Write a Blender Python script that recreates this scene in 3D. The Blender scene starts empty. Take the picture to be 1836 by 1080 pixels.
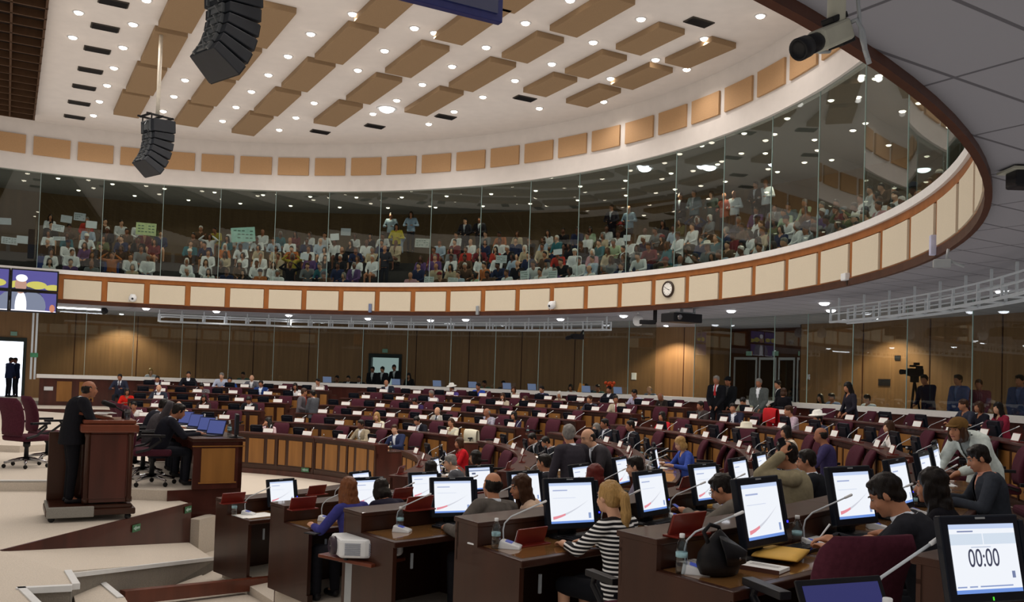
import bpy, bmesh, math, random
from mathutils import Vector as V, Matrix as M
rnd = random.Random(7)
SC = bpy.context.scene
COL = SC.collection
PI = math.pi
D2R = PI / 180
# ---------------------------------------------------------------- camera
FOC, PITCH, ROLL, SHIFT = 1609.0, 1.69 * D2R, 1.889 * D2R, 90.2
EYE = 2.638
CX, CY, RR = -8.75, 16.18, 15.31           # centre of the round hall and radius of the balcony front
cam_d = bpy.data.cameras.new('camera')
cam = bpy.data.objects.new('camera', cam_d)
COL.objects.link(cam)
cam_d.sensor_width = 36.0
cam_d.lens = 36.0 * FOC / 1836
cam_d.shift_y = SHIFT / 1836
cam_d.clip_start = 0.05
_f = V((0, math.cos(PITCH), math.sin(PITCH)))
_u = V((0, -math.sin(PITCH), math.cos(PITCH)))
_r = V((1, 0, 0))
_cr, _sr = math.cos(ROLL), math.sin(ROLL)
# a point right*u - up*v lands on the picture at (cr*u - sr*v, sr*u + cr*v)
pic_right = _r * _cr + _u * _sr
pic_up = -_r * _sr + _u * _cr
cam.matrix_world = M((
    (pic_right.x, pic_up.x, -_f.x, 0), (pic_right.y, pic_up.y, -_f.y, 0), (pic_right.z, pic_up.z, -_f.z, EYE), (0, 0, 0, 1)))
SC.camera = cam


def ray(px, py):
    x, y = px - 918.0, py - 540.0 - SHIFT
    u = _cr * x + _sr * y
    v = -_sr * x + _cr * y
    return _f * FOC + _r * u - _u * v


def at_z(px, py, z):
    d = ray(px, py)
    p = d * ((z - EYE) / d.z)
    return V((p.x, p.y, z))


def at_d(px, py, d):
    r = ray(px, py)
    r = r * (d / r.y)
    return V((r.x, r.y, r.z + EYE))


def roots(px, py, r):
    d = ray(px, py)
    kx = d.x / d.y
    a = kx * kx + 1
    b = -2 * (kx * CX + CY)
    c = CX * CX + CY * CY - r * r
    q = b * b - 4 * a * c
    if q < 0:
        return []
    q = math.sqrt(q)
    return [at_d(px, py, t) for t in ((-b - q) / (2 * a), (-b + q) / (2 * a)) if t > 0]


def ang(p):
    return math.degrees(math.atan2(p[1] - CY, p[0] - CX))


def pol(r, a, z=0.0):
    return V((CX + r * math.cos(a * D2R), CY + r * math.sin(a * D2R), z))


def project(p):
    q = V(p) - V((0, 0, EYE))
    z = q.dot(_f)
    if z < .05:
        return (-9999, -9999, z)
    u, v = FOC * q.dot(_r) / z, -FOC * q.dot(_u) / z
    return (918 + _cr * u - _sr * v, 540 + SHIFT + _sr * u + _cr * v, z)


# ---------------------------------------------------------------- materials
def lin(h):
    h = h.lstrip('#')
    o = []
    for i in (0, 2, 4):
        c = int(h[i:i + 2], 16) / 255
        o.append(c / 12.92 if c <= .04045 else ((c + .055) / 1.055) ** 2.4)
    return (*o, 1)


MATS = {}


def base_mat(name):
    m = bpy.data.materials.new(name)
    m.use_nodes = True
    nt = m.node_tree
    nt.nodes.clear()
    out = nt.nodes.new('ShaderNodeOutputMaterial')
    b = nt.nodes.new('ShaderNodeBsdfPrincipled')
    nt.links.new(b.outputs[0], out.inputs[0])
    return m, nt, b, out


def mat(name, col, rough=.6, metal=0, var=.12, scale=8, stretch=(1, 1, 1), bump=0, spec=.5, coat=0, coords='Object', detail=3):
    """plain surface with a noise that varies its colour a little"""
    if name in MATS:
        return MATS[name]
    m, nt, b, out = base_mat(name)
    c = lin(col)
    tc = nt.nodes.new('ShaderNodeTexCoord')
    mp = nt.nodes.new('ShaderNodeMapping')
    mp.inputs['Scale'].default_value = stretch
    nz = nt.nodes.new('ShaderNodeTexNoise')
    nz.inputs['Scale'].default_value = scale
    nz.inputs['Detail'].default_value = detail
    rp = nt.nodes.new('ShaderNodeValToRGB')
    rp.color_ramp.elements[0].position = .3
    rp.color_ramp.elements[1].position = .7
    rp.color_ramp.elements[0].color = tuple(x * (1 - var) for x in c[:3]) + (1,)
    rp.color_ramp.elements[1].color = tuple(min(1, x * (1 + var)) for x in c[:3]) + (1,)
    L = nt.links.new
    L(tc.outputs[coords], mp.inputs[0])
    L(mp.outputs[0], nz.inputs['Vector'])
    L(nz.outputs[0], rp.inputs[0])
    L(rp.outputs[0], b.inputs['Base Color'])
    b.inputs['Roughness'].default_value = rough
    b.inputs['Metallic'].default_value = metal
    b.inputs['Specular IOR Level'].default_value = spec
    b.inputs['Coat Weight'].default_value = coat
    if bump:
        bp = nt.nodes.new('ShaderNodeBump')
        bp.inputs['Strength'].default_value = bump
        bp.inputs['Distance'].default_value = .01
        L(nz.outputs[0], bp.inputs['Height'])
        L(bp.outputs[0], b.inputs['Normal'])
    MATS[name] = m
    return m


def emit(name, col, strength):
    if name in MATS:
        return MATS[name]
    m, nt, b, out = base_mat(name)
    b.inputs['Base Color'].default_value = (.03, .03, .03, 1)
    b.inputs['Emission Color'].default_value = lin(col)
    b.inputs['Emission Strength'].default_value = strength
    m.cycles.emission_sampling = 'NONE'
    MATS[name] = m
    return m


def glass(name, tint, refl=1.0, rough=0.0):
    """thin architectural glass: looks through with a tint, mirrors by Fresnel"""
    m, nt, b, out = base_mat(name)
    nt.nodes.remove(b)
    tr = nt.nodes.new('ShaderNodeBsdfTransparent')
    tr.inputs[0].default_value = lin(tint)
    gl = nt.nodes.new('ShaderNodeBsdfGlossy')
    gl.inputs['Roughness'].default_value = rough
    gl.inputs['Color'].default_value = (1, 1, 1, 1)
    fr = nt.nodes.new('ShaderNodeFresnel')
    fr.inputs['IOR'].default_value = 1.5
    ml = nt.nodes.new('ShaderNodeMath')
    ml.operation = 'MULTIPLY'
    ml.inputs[1].default_value = refl
    mx = nt.nodes.new('ShaderNodeMixShader')
    L = nt.links.new
    ge = nt.nodes.new('ShaderNodeNewGeometry')
    io = nt.nodes.new('ShaderNodeMath')              # both faces of the pane reflect alike
    io.operation = 'MULTIPLY_ADD'
    io.inputs[1].default_value = 1 / 1.5 - 1.5
    io.inputs[2].default_value = 1.5
    L(ge.outputs['Backfacing'], io.inputs[0])
    L(io.outputs[0], fr.inputs['IOR'])
    L(fr.outputs[0], ml.inputs[0])
    L(ml.outputs[0], mx.inputs[0])
    L(tr.outputs[0], mx.inputs[1])
    L(gl.outputs[0], mx.inputs[2])
    L(mx.outputs[0], out.inputs[0])
    MATS[name] = m
    return m


def tile_mat(name, c1, c2, w, h, rot, mortar=.012):
    m, nt, b, out = base_mat(name)
    tc = nt.nodes.new('ShaderNodeTexCoord')
    mp = nt.nodes.new('ShaderNodeMapping')
    mp.inputs['Rotation'].default_value = (0, 0, rot)
    br = nt.nodes.new('ShaderNodeTexBrick')
    br.offset = 0
    br.inputs['Scale'].default_value = 1
    br.inputs['Brick Width'].default_value = w
    br.inputs['Row Height'].default_value = h
    br.inputs['Mortar Size'].default_value = mortar
    br.inputs['Color1'].default_value = lin(c1)
    br.inputs['Color2'].default_value = lin(c1)
    br.inputs['Mortar'].default_value = lin(c2)
    L = nt.links.new
    L(tc.outputs['Object'], mp.inputs[0])
    L(mp.outputs[0], br.inputs['Vector'])
    L(br.outputs[0], b.inputs['Base Color'])
    b.inputs['Roughness'].default_value = .8
    MATS[name] = m
    return m


def stripe_mat(name, c1, c2, period, rough=.8, axis=2, duty=.5):
    m, nt, b, out = base_mat(name)
    tc = nt.nodes.new('ShaderNodeTexCoord')
    sp = nt.nodes.new('ShaderNodeSeparateXYZ')
    dv = nt.nodes.new('ShaderNodeMath')
    dv.operation = 'DIVIDE'
    dv.inputs[1].default_value = period
    fr = nt.nodes.new('ShaderNodeMath')
    fr.operation = 'FRACT'
    gt = nt.nodes.new('ShaderNodeMath')
    gt.operation = 'GREATER_THAN'
    gt.inputs[1].default_value = duty
    mx = nt.nodes.new('ShaderNodeMix')
    mx.data_type = 'RGBA'
    mx.inputs[6].default_value = lin(c1)
    mx.inputs[7].default_value = lin(c2)
    L = nt.links.new
    L(tc.outputs['Object'], sp.inputs[0])
    L(sp.outputs[axis], dv.inputs[0])
    L(dv.outputs[0], fr.inputs[0])
    L(fr.outputs[0], gt.inputs[0])
    L(gt.outputs[0], mx.inputs[0])
    L(mx.outputs[2], b.inputs['Base Color'])
    b.inputs['Roughness'].default_value = rough
    MATS[name] = m
    return m


def screen_mat(name, strength=1.0, kind='page'):
    """a lit page: pale sheet, header line, a red swoosh and a blue task bar, in the screen's own UV"""
    m, nt, b, out = base_mat(name)
    N = nt.nodes.new
    L = nt.links.new
    tc = N('ShaderNodeTexCoord')
    sp = N('ShaderNodeSeparateXYZ')
    L(tc.outputs['UV'], sp.inputs[0])
    u, v = sp.outputs[0], sp.outputs[1]

    def math_(op, a, b_=None, c_=None):
        n = N('ShaderNodeMath')
        n.operation = op
        for i, x in enumerate((a, b_, c_)):
            if x is None:
                continue
            if isinstance(x, (int, float)):
                n.inputs[i].default_value = x
            else:
                L(x, n.inputs[i])
        return n.outputs[0]

    def mix(f, c1, c2):
        n = N('ShaderNodeMix')
        n.data_type = 'RGBA'
        L(f, n.inputs[0])
        for i, x in ((6, c1), (7, c2)):
            if isinstance(x, str):
                n.inputs[i].default_value = lin(x)
            else:
                L(x, n.inputs[i])
        return n.outputs[2]

    def band(x, lo, hi):
        return math_('MULTIPLY', math_('GREATER_THAN', x, lo), math_('LESS_THAN', x, hi))
    col = mix(math_('GREATER_THAN', v, .93), '#f4f8ff', '#c4d4f4')
    if kind == 'page':
        line = math_('MULTIPLY', band(v, .80, .83), band(u, .08, .42))
        col = mix(line, col, '#a8b4d8')
        par = math_('MULTIPLY', band(v, .62, .63), band(u, .08, .6))
        col = mix(par, col, '#c8d2ea')
        curve = math_('ADD', .13, math_('MULTIPLY', math_('POWER', u, 1.6), .5))
        dist = math_('ABSOLUTE', math_('SUBTRACT', v, curve))
        wid = math_('MULTIPLY', .042, math_('SUBTRACT', .92, u))
        sw = math_('MULTIPLY', math_('LESS_THAN', dist, wid), band(u, .05, .9))
        shade = mix(math_('GREATER_THAN', u, .34), '#e8909c', '#d3d6e0')
        col = mix(sw, col, shade)
        ic = math_('MULTIPLY', band(v, .1, .24), band(u, .88, .94))
        col = mix(ic, col, '#8fa2cc')
    elif kind == 'timer':
        col = mix(band(v, .70, .86), col, '#d6e2f0')
        col = mix(math_('MULTIPLY', band(v, .70, .86), band(u, .49, .505)), col, '#f4f8ff')
        col = mix(math_('MULTIPLY', band(v, .885, .905), band(u, .12, .36)), col, '#7a84ac')
        col = mix(math_('MULTIPLY', band(v, .085, .105), band(u, .02, .16)), col, '#8fa0cc')
        col = mix(math_('MULTIPLY', band(v, .085, .105), band(u, .2, .32)), col, '#8fa0cc')
        col = mix(math_('MULTIPLY', band(v, .085, .105), band(u, .36, .86)), col, '#8fa0cc')
        col = mix(math_('MULTIPLY', band(v, .655, .67), band(u, .3, .6)), col, '#c2ccdf')
        ic = math_('MULTIPLY', band(v, .2, .3), band(u, .87, .92))
        col = mix(ic, col, '#7683a8')
    elif kind == 'doc':
        col = mix(band(v, .84, .90), col, '#7c8db0')
        col = mix(math_('MULTIPLY', band(v, .2, .34), band(u, .12, .3)), col, '#8a93a8')
        col = mix(math_('MULTIPLY', band(v, .70, .78), band(u, .12, .3)), col, '#59627e')
    col = mix(math_('LESS_THAN', v, .055), col, '#6f95e0')
    L(col, b.inputs['Emission Color'])
    b.inputs['Base Color'].default_value = (.02, .02, .02, 1)
    b.inputs['Emission Strength'].default_value = strength
    b.inputs['Roughness'].default_value = .4
    MATS[name] = m
    return m


# ---------------------------------------------------------------- mesh builder
class MB:
    def __init__(s):
        s.v, s.f, s.mi = [], [], []

    def add(s, vs, fs, mi=0):
        o = len(s.v)
        s.v += [tuple(p) for p in vs]
        s.f += [tuple(i + o for i in f) for f in fs]
        s.mi += [mi] * len(fs)

    def box(s, c, d, R=None, mi=0):
        x, y, z = d[0] / 2, d[1] / 2, d[2] / 2
        vs = [V((a, b, e)) for a in (-x, x) for b in (-y, y) for e in (-z, z)]
        c = V(c)
        vs = [c + (R @ p if R else p) for p in vs]
        s.add(vs, [(0, 1, 3, 2), (4, 6, 7, 5), (0, 4, 5, 1), (2, 3, 7, 6), (0, 2, 6, 4), (1, 5, 7, 3)], mi)
        return s

    def hexa(s, p, mi=0):
        """eight corners: bottom ring of four, then top ring of four"""
        s.add(p, [(3, 2, 1, 0), (4, 5, 6, 7), (0, 1, 5, 4), (1, 2, 6, 5), (2, 3, 7, 6), (3, 0, 4, 7)], mi)
        return s

    def prism(s, poly, z0, z1, mi=0):
        n = len(poly)
        zz0 = z0 if isinstance(z0, (list, tuple)) else [z0] * n
        zz1 = z1 if isinstance(z1, (list, tuple)) else [z1] * n
        vs = [(p[0], p[1], zz0[i]) for i, p in enumerate(poly)] + [(p[0], p[1], zz1[i]) for i, p in enumerate(poly)]
        fs = [tuple(range(n - 1, -1, -1)), tuple(range(n, 2 * n))]
        fs += [(i, (i + 1) % n, n + (i + 1) % n, n + i) for i in range(n)]
        s.add(vs, fs, mi)
        return s

    def arc(s, r0, r1, a0, a1, z0, z1, n=8, c=(CX, CY), mi=0):
        """block between two radii; a0, a1 in degrees, or functions of the radius"""
        f0 = a0 if callable(a0) else (lambda r: a0)
        f1 = a1 if callable(a1) else (lambda r: a1)
        vs = []
        for i in range(n + 1):
            t = i / n
            for r in (r0, r1):
                a = (f0(r) * (1 - t) + f1(r) * t) * D2R
                for z in (z0, z1):
                    vs.append((c[0] + r * math.cos(a), c[1] + r * math.sin(a), z))
        fs = [(0, 1, 3, 2), (4 * n, 4 * n + 2, 4 * n + 3, 4 * n + 1)]
        for i in range(n):
            k, j = 4 * i, 4 * i + 4
            fs += [(k, k + 2, j + 2, j), (k + 1, j + 1, j + 3, k + 3), (k, j, j + 1, k + 1), (k + 2, k + 3, j + 3, j + 2)]
        s.add(vs, fs, mi)
        return s

    def tube(s, pts, r, n=8, mi=0, caps=True):
        pts = [V(p) for p in pts]
        rs = r if isinstance(r, (list, tuple)) else [r] * len(pts)
        vs = []
        prev = None
        for i, p in enumerate(pts):
            d = (pts[min(i + 1, len(pts) - 1)] - pts[max(i - 1, 0)]).normalized()
            if prev is None:
                a = d.orthogonal().normalized()
            else:
                a = (prev - d * prev.dot(d)).normalized()
            prev = a
            b = d.cross(a)
            for k in range(n):
                t = 2 * PI * k / n
                vs.append(p + (a * math.cos(t) + b * math.sin(t)) * rs[i])
        fs = []
        for i in range(len(pts) - 1):
            for k in range(n):
                fs.append((i * n + k, i * n + (k + 1) % n, (i + 1) * n + (k + 1) % n, (i + 1) * n + k))
        if caps:
            fs.append(tuple(range(n - 1, -1, -1)))
            m = (len(pts) - 1) * n
            fs.append(tuple(range(m, m + n)))
        s.add(vs, fs, mi)
        return s

    def lathe(s, prof, c=(0, 0, 0), n=20, mi=0, R=None):
        c = V(c)
        vs = []
        for r, z in prof:
            for k in range(n):
                t = 2 * PI * k / n
                p = V((r * math.cos(t), r * math.sin(t), z))
                vs.append(c + (R @ p if R else p))
        fs = []
        for i in range(len(prof) - 1):
            for k in range(n):
                fs.append((i * n + k, i * n + (k + 1) % n, (i + 1) * n + (k + 1) % n, (i + 1) * n + k))
        fs.append(tuple(range(n - 1, -1, -1)))
        m = (len(prof) - 1) * n
        fs.append(tuple(range(m, m + n)))
        s.add(vs, fs, mi)
        return s

    def ell(s, c, r, R=None, nu=14, nv=9, mi=0):
        c = V(c)
        if not isinstance(r, (tuple, list)):
            r = (r, r, r)
        vs = [V((0, 0, -r[2]))]
        for j in range(1, nv):
            ph = -PI / 2 + PI * j / nv
            for k in range(nu):
                t = 2 * PI * k / nu
                vs.append(V((r[0] * math.cos(ph) * math.cos(t), r[1] * math.cos(ph) * math.sin(t), r[2] * math.sin(ph))))
        vs.append(V((0, 0, r[2])))
        vs = [c + (R @ p if R else p) for p in vs]
        fs = [(0, 1 + (k + 1) % nu, 1 + k) for k in range(nu)]
        for j in range(nv - 2):
            for k in range(nu):
                a, b = 1 + j * nu + k, 1 + j * nu + (k + 1) % nu
                fs.append((a, b, b + nu, a + nu))
        t = len(vs) - 1
        o = 1 + (nv - 2) * nu
        fs += [(o + k, o + (k + 1) % nu, t) for k in range(nu)]
        s.add(vs, fs, mi)
        return s

    def cap(s, a, b, ra, rb=None, n=10, mi=0):
        """tapered capsule"""
        a, b = V(a), V(b)
        rb = ra if rb is None else rb
        d = (b - a)
        if d.length < 1e-6:
            return s.ell(a, ra)
        d.normalize()
        pts, rs = [], []
        for t in (90, 60, 30):
            pts.append(a - d * ra * math.sin(t * D2R) * .999)
            rs.append(max(ra * math.cos(t * D2R), ra * .02))
        pts += [a, b]
        rs += [ra, rb]
        for t in (30, 60, 90):
            pts.append(b + d * rb * math.sin(t * D2R) * .999)
            rs.append(max(rb * math.cos(t * D2R), rb * .02))
        u = d.orthogonal().normalized()
        w = d.cross(u)
        vs, fs = [], []
        for p, r in zip(pts, rs):
            for k in range(n):
                t = 2 * PI * k / n
                vs.append(p + (u * math.cos(t) + w * math.sin(t)) * r)
        m = len(pts)
        for i in range(m - 1):
            for k in range(n):
                fs.append((i * n + k, i * n + (k + 1) % n, (i + 1) * n + (k + 1) % n, (i + 1) * n + k))
        fs.append(tuple(range(n - 1, -1, -1)))
        fs.append(tuple(range((m - 1) * n, m * n)))
        s.add(vs, fs, mi)
        return s

    def loft(s, rings, n=18, mi=0):
        """rings: (centre, axis a, axis b) with the axes as full radius vectors"""
        vs, fs = [], []
        for c, a, b in rings:
            for k in range(n):
                t = 2 * PI * k / n
                vs.append(V(c) + V(a) * math.cos(t) + V(b) * math.sin(t))
        m = len(rings)
        for i in range(m - 1):
            for k in range(n):
                fs.append((i * n + k, i * n + (k + 1) % n, (i + 1) * n + (k + 1) % n, (i + 1) * n + k))
        fs.append(tuple(range(n - 1, -1, -1)))
        fs.append(tuple(range((m - 1) * n, m * n)))
        s.add(vs, fs, mi)
        return s

    def mesh(s, name, mats=None, smooth=False, off=None):
        me = bpy.data.meshes.new(name)
        vs = s.v if off is None else [(a - off[0], b - off[1], c - off[2]) for a, b, c in s.v]
        me.from_pydata(vs, [], s.f)
        for m in (mats if isinstance(mats, (list, tuple)) else [mats] if mats else []):
            me.materials.append(m)
        if any(s.mi):
            me.polygons.foreach_set('material_index', s.mi)
        bm = bmesh.new()
        bm.from_mesh(me)
        bmesh.ops.recalc_face_normals(bm, faces=bm.faces)
        bm.to_mesh(me)
        bm.free()
        if smooth:
            me.polygons.foreach_set('use_smooth', [True] * len(me.polygons))
        me.update()
        return me


def link(name, me, parent=None, bev=0):
    o = bpy.data.objects.new(name, me)
    COL.objects.link(o)
    if parent:
        o.parent = parent
    if bev:
        b = o.modifiers.new('edge', 'BEVEL')
        b.width = bev
        b.segments = 2
        b.limit_method = 'ANGLE'
    return o


def part(name, mb, m, parent, smooth=False, bev=0, label=None, off=None):
    o = link(name, mb.mesh(name, m, smooth, off), parent, bev)
    if label:
        o['label'] = label
    return o


def struct(name, mb, m, smooth=False):
    o = link(name, mb.mesh(name, m, smooth))
    o['kind'] = 'structure'
    return o


LABELS = {}


def tag(o, label, cat, group=None, kind=None):
    n = len(label.split())
    if n < 4 or n > 16:
        print('LABEL LENGTH', n, label)
    if label in LABELS and group is None:
        print('LABEL TWICE', label)
    LABELS[label] = LABELS.get(label, 0) + 1
    o['label'] = label
    o['category'] = cat
    if group:
        o['group'] = group
    if kind:
        o['kind'] = kind
    return o


def thing(name, label, cat, loc=(0, 0, 0), rz=0, group=None):
    o = bpy.data.objects.new(name, None)
    COL.objects.link(o)
    o.location = loc
    o.rotation_euler = (0, 0, rz)
    o.empty_display_size = .1
    return tag(o, label, cat, group)


def dup(o, loc=None, rz=None, label=None, group=None):
    """a copy of a thing with copies of its parts and their sub-parts, sharing mesh data"""
    c = o.copy()
    COL.objects.link(c)
    if loc is not None:
        c.location = loc
    if rz is not None:
        c.rotation_euler = (0, 0, rz)
    if label:
        tag(c, label, c['category'], group or c.get('group'))

    def kids(src, dst):
        for ch in src.children:
            k = ch.copy()
            COL.objects.link(k)
            k.parent = dst
            kids(ch, k)
    kids(o, c)
    return c


def set_mat(o, m, slot=0):
    o.material_slots[slot].link = 'OBJECT'
    o.material_slots[slot].material = m


ORD = ['zeroth', 'first', 'second', 'third', 'fourth', 'fifth', 'sixth', 'seventh', 'eighth', 'ninth', 'tenth', 'eleventh', 'twelfth', 'thirteenth',
       'fourteenth', 'fifteenth', 'sixteenth', 'seventeenth', 'eighteenth', 'nineteenth', 'twentieth', 'twenty-first', 'twenty-second', 'twenty-third',
       'twenty-fourth', 'twenty-fifth', 'twenty-sixth', 'twenty-seventh', 'twenty-eighth', 'twenty-ninth', 'thirtieth', 'thirty-first', 'thirty-second', 'thirty-third',
       'thirty-fourth', 'thirty-fifth', 'thirty-sixth', 'thirty-seventh', 'thirty-eighth', 'thirty-ninth', 'fortieth']
# ---------------------------------------------------------------- materials in use
wood_dark = mat('mahogany', '#421e17', .38, var=.3, scale=5, stretch=(1, 1, .15), coat=.15)
wood_black = mat('dark_stained_wood', '#33190f', .4, var=.25, scale=5, stretch=(1, 1, .15), coat=.1)
wood_red = mat('red_mahogany', '#63301f', .35, var=.25, scale=5, stretch=(1, 1, .15), coat=.2)
wood_tan = mat('tan_veneer', '#8c5e2e', .45, var=.16, scale=7, stretch=(1, 1, .12))
wood_top = mat('varnished_desk_top', '#7d5731', .12, var=.2, scale=6, stretch=(.3, 1, 1), coat=.6)
wood_wall = mat('brown_wall_veneer', '#6e5236', .5, var=.14, scale=4, stretch=(3, 3, .12))
wood_fascia = mat('orange_brown_veneer', '#94592b', .4, var=.15, scale=5, stretch=(1, 1, .3))
wood_lip = mat('dark_brown_lip', '#402317', .45, var=.2, scale=5)
carpet = mat('beige_carpet', '#c8bbab', .95, var=.1, scale=90, bump=.3, spec=.1)
carpet_grey = mat('grey_carpet_riser', '#8a857c', .95, var=.12, scale=90, bump=.3, spec=.1)
nosing = mat('white_metal_nosing', '#dedcd8', .4, var=.04)
plaster = mat('white_plaster', '#d9cfc6', .85, var=.03, scale=3)
plaster_grey = mat('grey_white_plaster', '#c8c4bd', .85, var=.04, scale=3)
sill_white = mat('white_sill', '#dcd6cf', .5, var=.03)
cream = mat('cream_fabric', '#cabca4', .9, var=.04, scale=60, bump=.1)
tan_fab = mat('tan_fabric', '#b58e66', .9, var=.07, scale=50, bump=.1)
tan_ceil = mat('tan_ceiling_fabric', '#8f7558', .9, var=.06, scale=60, bump=.1)
black_pl = mat('black_plastic', '#15161a', .45, var=.1)
black_ru = mat('black_rubber', '#0c0c0d', .7, var=.1)
dark_metal = mat('dark_metal', '#2a2b2d', .4, .6, var=.1)
chrome = mat('chrome', '#c9cbd0', .15, 1, var=.03)
steel = mat('pale_steel', '#aeb3b6', .35, .5, var=.05)
steel_white = mat('white_painted_steel', '#c3c8cb', .45, .1, var=.04)
white_pl = mat('white_plastic', '#d9d8d6', .4, var=.04)
paper = mat('white_paper', '#eeeae2', .8, var=.03)
maroon = mat('maroon_cloth', '#46202a', .9, var=.15, scale=40, bump=.2, spec=.2)
maroon_dk = mat('dark_maroon_cloth', '#3c1a22', .9, var=.15, scale=40, bump=.2, spec=.2)
blue_seat = mat('blue_seat_cloth', '#2c3f78', .9, var=.15, scale=40)
slab = mat('dark_gallery_concrete', '#3a3836', .9, var=.1)
gal_wall = mat('brown_gallery_wall', '#5d4a33', .7, var=.15, scale=3, stretch=(3, 3, .2))
gal_ceil = mat('grey_gallery_ceiling', '#6f6a62', .9, var=.06)
glass_gal = glass('gallery_glass', '#d9dfdb', 1.1)
glass_low = glass('partition_glass', '#e2e6e4', .75)
joint = mat('pale_glass_joint', '#93a8a2', .3, var=.05, spec=.6)
lamp_on = emit('lit_lamp', '#fff1dc', 26)
lamp_gal = emit('lit_gallery_lamp', '#fff0da', 14)
lamp_cool = emit('lit_cool_lamp', '#f2f6ff', 30)
tiles = tile_mat('ceiling_tiles', '#828084', '#555357', 1.38, .69, -32 * D2R, .016)
flat_tiles = mat('under_balcony_white', '#bdbab8', .85, var=.03)

# ---------------------------------------------------------------- levels and rows
RF = [7.14 + 1.827 * k for k in range(6)]          # inner face of each row of desks
TZ = [.11 + .187 * k for k in range(6)]            # floor level of each row
DEEP = .843
R_OUT, Z_OUT = 19.3, 1.2                            # glass partition and the corridor behind it
R_WALL = 22.5
Z_BAL, Z_SILL, Z_GT, Z_CEIL = 4.69, 5.62, 8.97, 10.64
E0, E1 = V((-3.03, 10.63)), V((1.14, 4.54))         # the aisle line at which the near rows end
_ed = (E1 - E0).normalized()


def near_end(r):
    """angle at which a circle of radius r meets the near aisle line"""
    q = E0 - V((CX, CY))
    b = q.dot(_ed)
    c = q.dot(q) - r * r
    t = -b + math.sqrt(max(b * b - c, 0))
    p = q + _ed * t
    return math.degrees(math.atan2(p.y, p.x))


# floor of the well and of the six tiers
m = MB().arc(.01, 24, 0, 360, -.3, 0, 96)
struct('floor', m, carpet)
for k in range(6):
    r0 = RF[k] - .06
    r1 = RF[k + 1] - .06 if k < 5 else R_OUT
    m = MB().arc(r0, r1 + .02, near_end, 121, .0, TZ[k], 90)
    struct('floor_tier', m, carpet)
    m = MB().arc(r0 - .03, r0, near_end, 121, .0, TZ[k] + .01, 90)
    struct('trim_1', m, wood_dark)
struct('floor_corridor', MB().arc(R_OUT - .02, 25.5, -75, 150, 0, Z_OUT, 110), carpet_grey)
# floor under the camera, behind the near rows
struct('floor_tier', MB().arc(17.9, R_OUT, -75, near_end, 0, TZ[5], 12), carpet)

# parapet under the glass partition
struct('wall_partition', MB().arc(R_OUT - .1, R_OUT + .1, -22, 117, TZ[5], 2.06, 120), wood_dark)
struct('trim_2', MB().arc(R_OUT - .2, R_OUT + .2, -22, 117.3, 2.06, 2.2, 120), sill_white)

# outer wall, with openings at the two doors
A_D1, A_D2 = (121.5, 118.4), (83.3, 79.6)


def wall_piece(a1, a0, z0, z1, m_=wood_wall):
    struct('wall_outer', MB().arc(R_WALL, R_WALL + .2, a0, a1, z0, z1, max(2, int((a1 - a0) / 1.5))), m_)


wall_piece(150, A_D1[0], 0, Z_BAL + .1)
wall_piece(A_D1[0], A_D1[1], 3.53, Z_BAL + .1)
wall_piece(A_D1[1], A_D2[0], 0, Z_BAL + .1)
wall_piece(A_D2[0], A_D2[1], 3.42, Z_BAL + .1)
wall_piece(A_D2[1], 45.2, 0, Z_BAL + .1)
wall_piece(36.0, -75, 0, Z_BAL + .1)
# recess with a dark glazed entrance
struct('wall_recess', MB().arc(R_WALL + 1.3, R_WALL + 1.5, 36, 45.5, 0, Z_BAL + .1, 8), wood_black)
struct('wall_recess', MB().arc(R_WALL, R_WALL + 1.4, 45.2, 45.6, 0, Z_BAL + .1, 2), wood_wall)
struct('wall_recess', MB().arc(R_WALL, R_WALL + 1.4, 35.6, 36, 0, Z_BAL + .1, 2), wood_wall)
# vertical joints of the veneer
for a in range(-30, 118, 6):
    if 36 < a < 46 or 79 < a < 84:
        continue
    struct('trim_3', MB().arc(R_WALL - .012, R_WALL, a - .04, a + .04, Z_OUT, Z_BAL, 1), wood_black)
# doors
dark_frame = mat('dark_door_frame', '#1d2422', .5)
for i, (a, zt) in enumerate(((A_D1, 3.53), (A_D2, 3.42))):
    m = MB()
    m.arc(R_WALL - .06, R_WALL + .2, a[1], a[1] + .3, Z_OUT, zt, 1)
    m.arc(R_WALL - .06, R_WALL + .2, a[0] - .3, a[0], Z_OUT, zt, 1)
    m.arc(R_WALL - .06, R_WALL + .2, a[1], a[0], zt - .1, zt + .06, 3)
    struct('door_%d' % (i + 1), m, dark_frame)
day = emit('daylight_beyond_door', '#e6efff', 7.0)
pale_room = emit('pale_lit_room', '#cfe6e4', 1.3)
struct('wall_daylight', MB().arc(R_WALL + 1.8, R_WALL + 1.9, 117.5, 123, Z_OUT, 3.9, 4), day)
struct('wall_lit_room', MB().arc(R_WALL + 1.2, R_WALL + 1.3, 78.5, 84.4, Z_OUT, 3.8, 4), pale_room)
struct('wall_back_of_hall', MB().arc(25.4, 25.6, -75, 150, 0, 5, 60), wood_black)
exit_green = emit('exit_sign_lit', '#7fa890', .5)
for a, z in ((81.5, 3.53), (119.6, 3.66), (43.2, 3.72), (40.6, 3.72), (38.1, 3.72)):
    r = R_WALL + (1.25 if a < 50 else -.06)
    w = 12 / r
    o = struct('door_sign', MB().arc(r, r + .03, a - w / 2 * 1.1, a + w / 2 * 1.1, z, z + .16, 2), exit_green)
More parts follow.
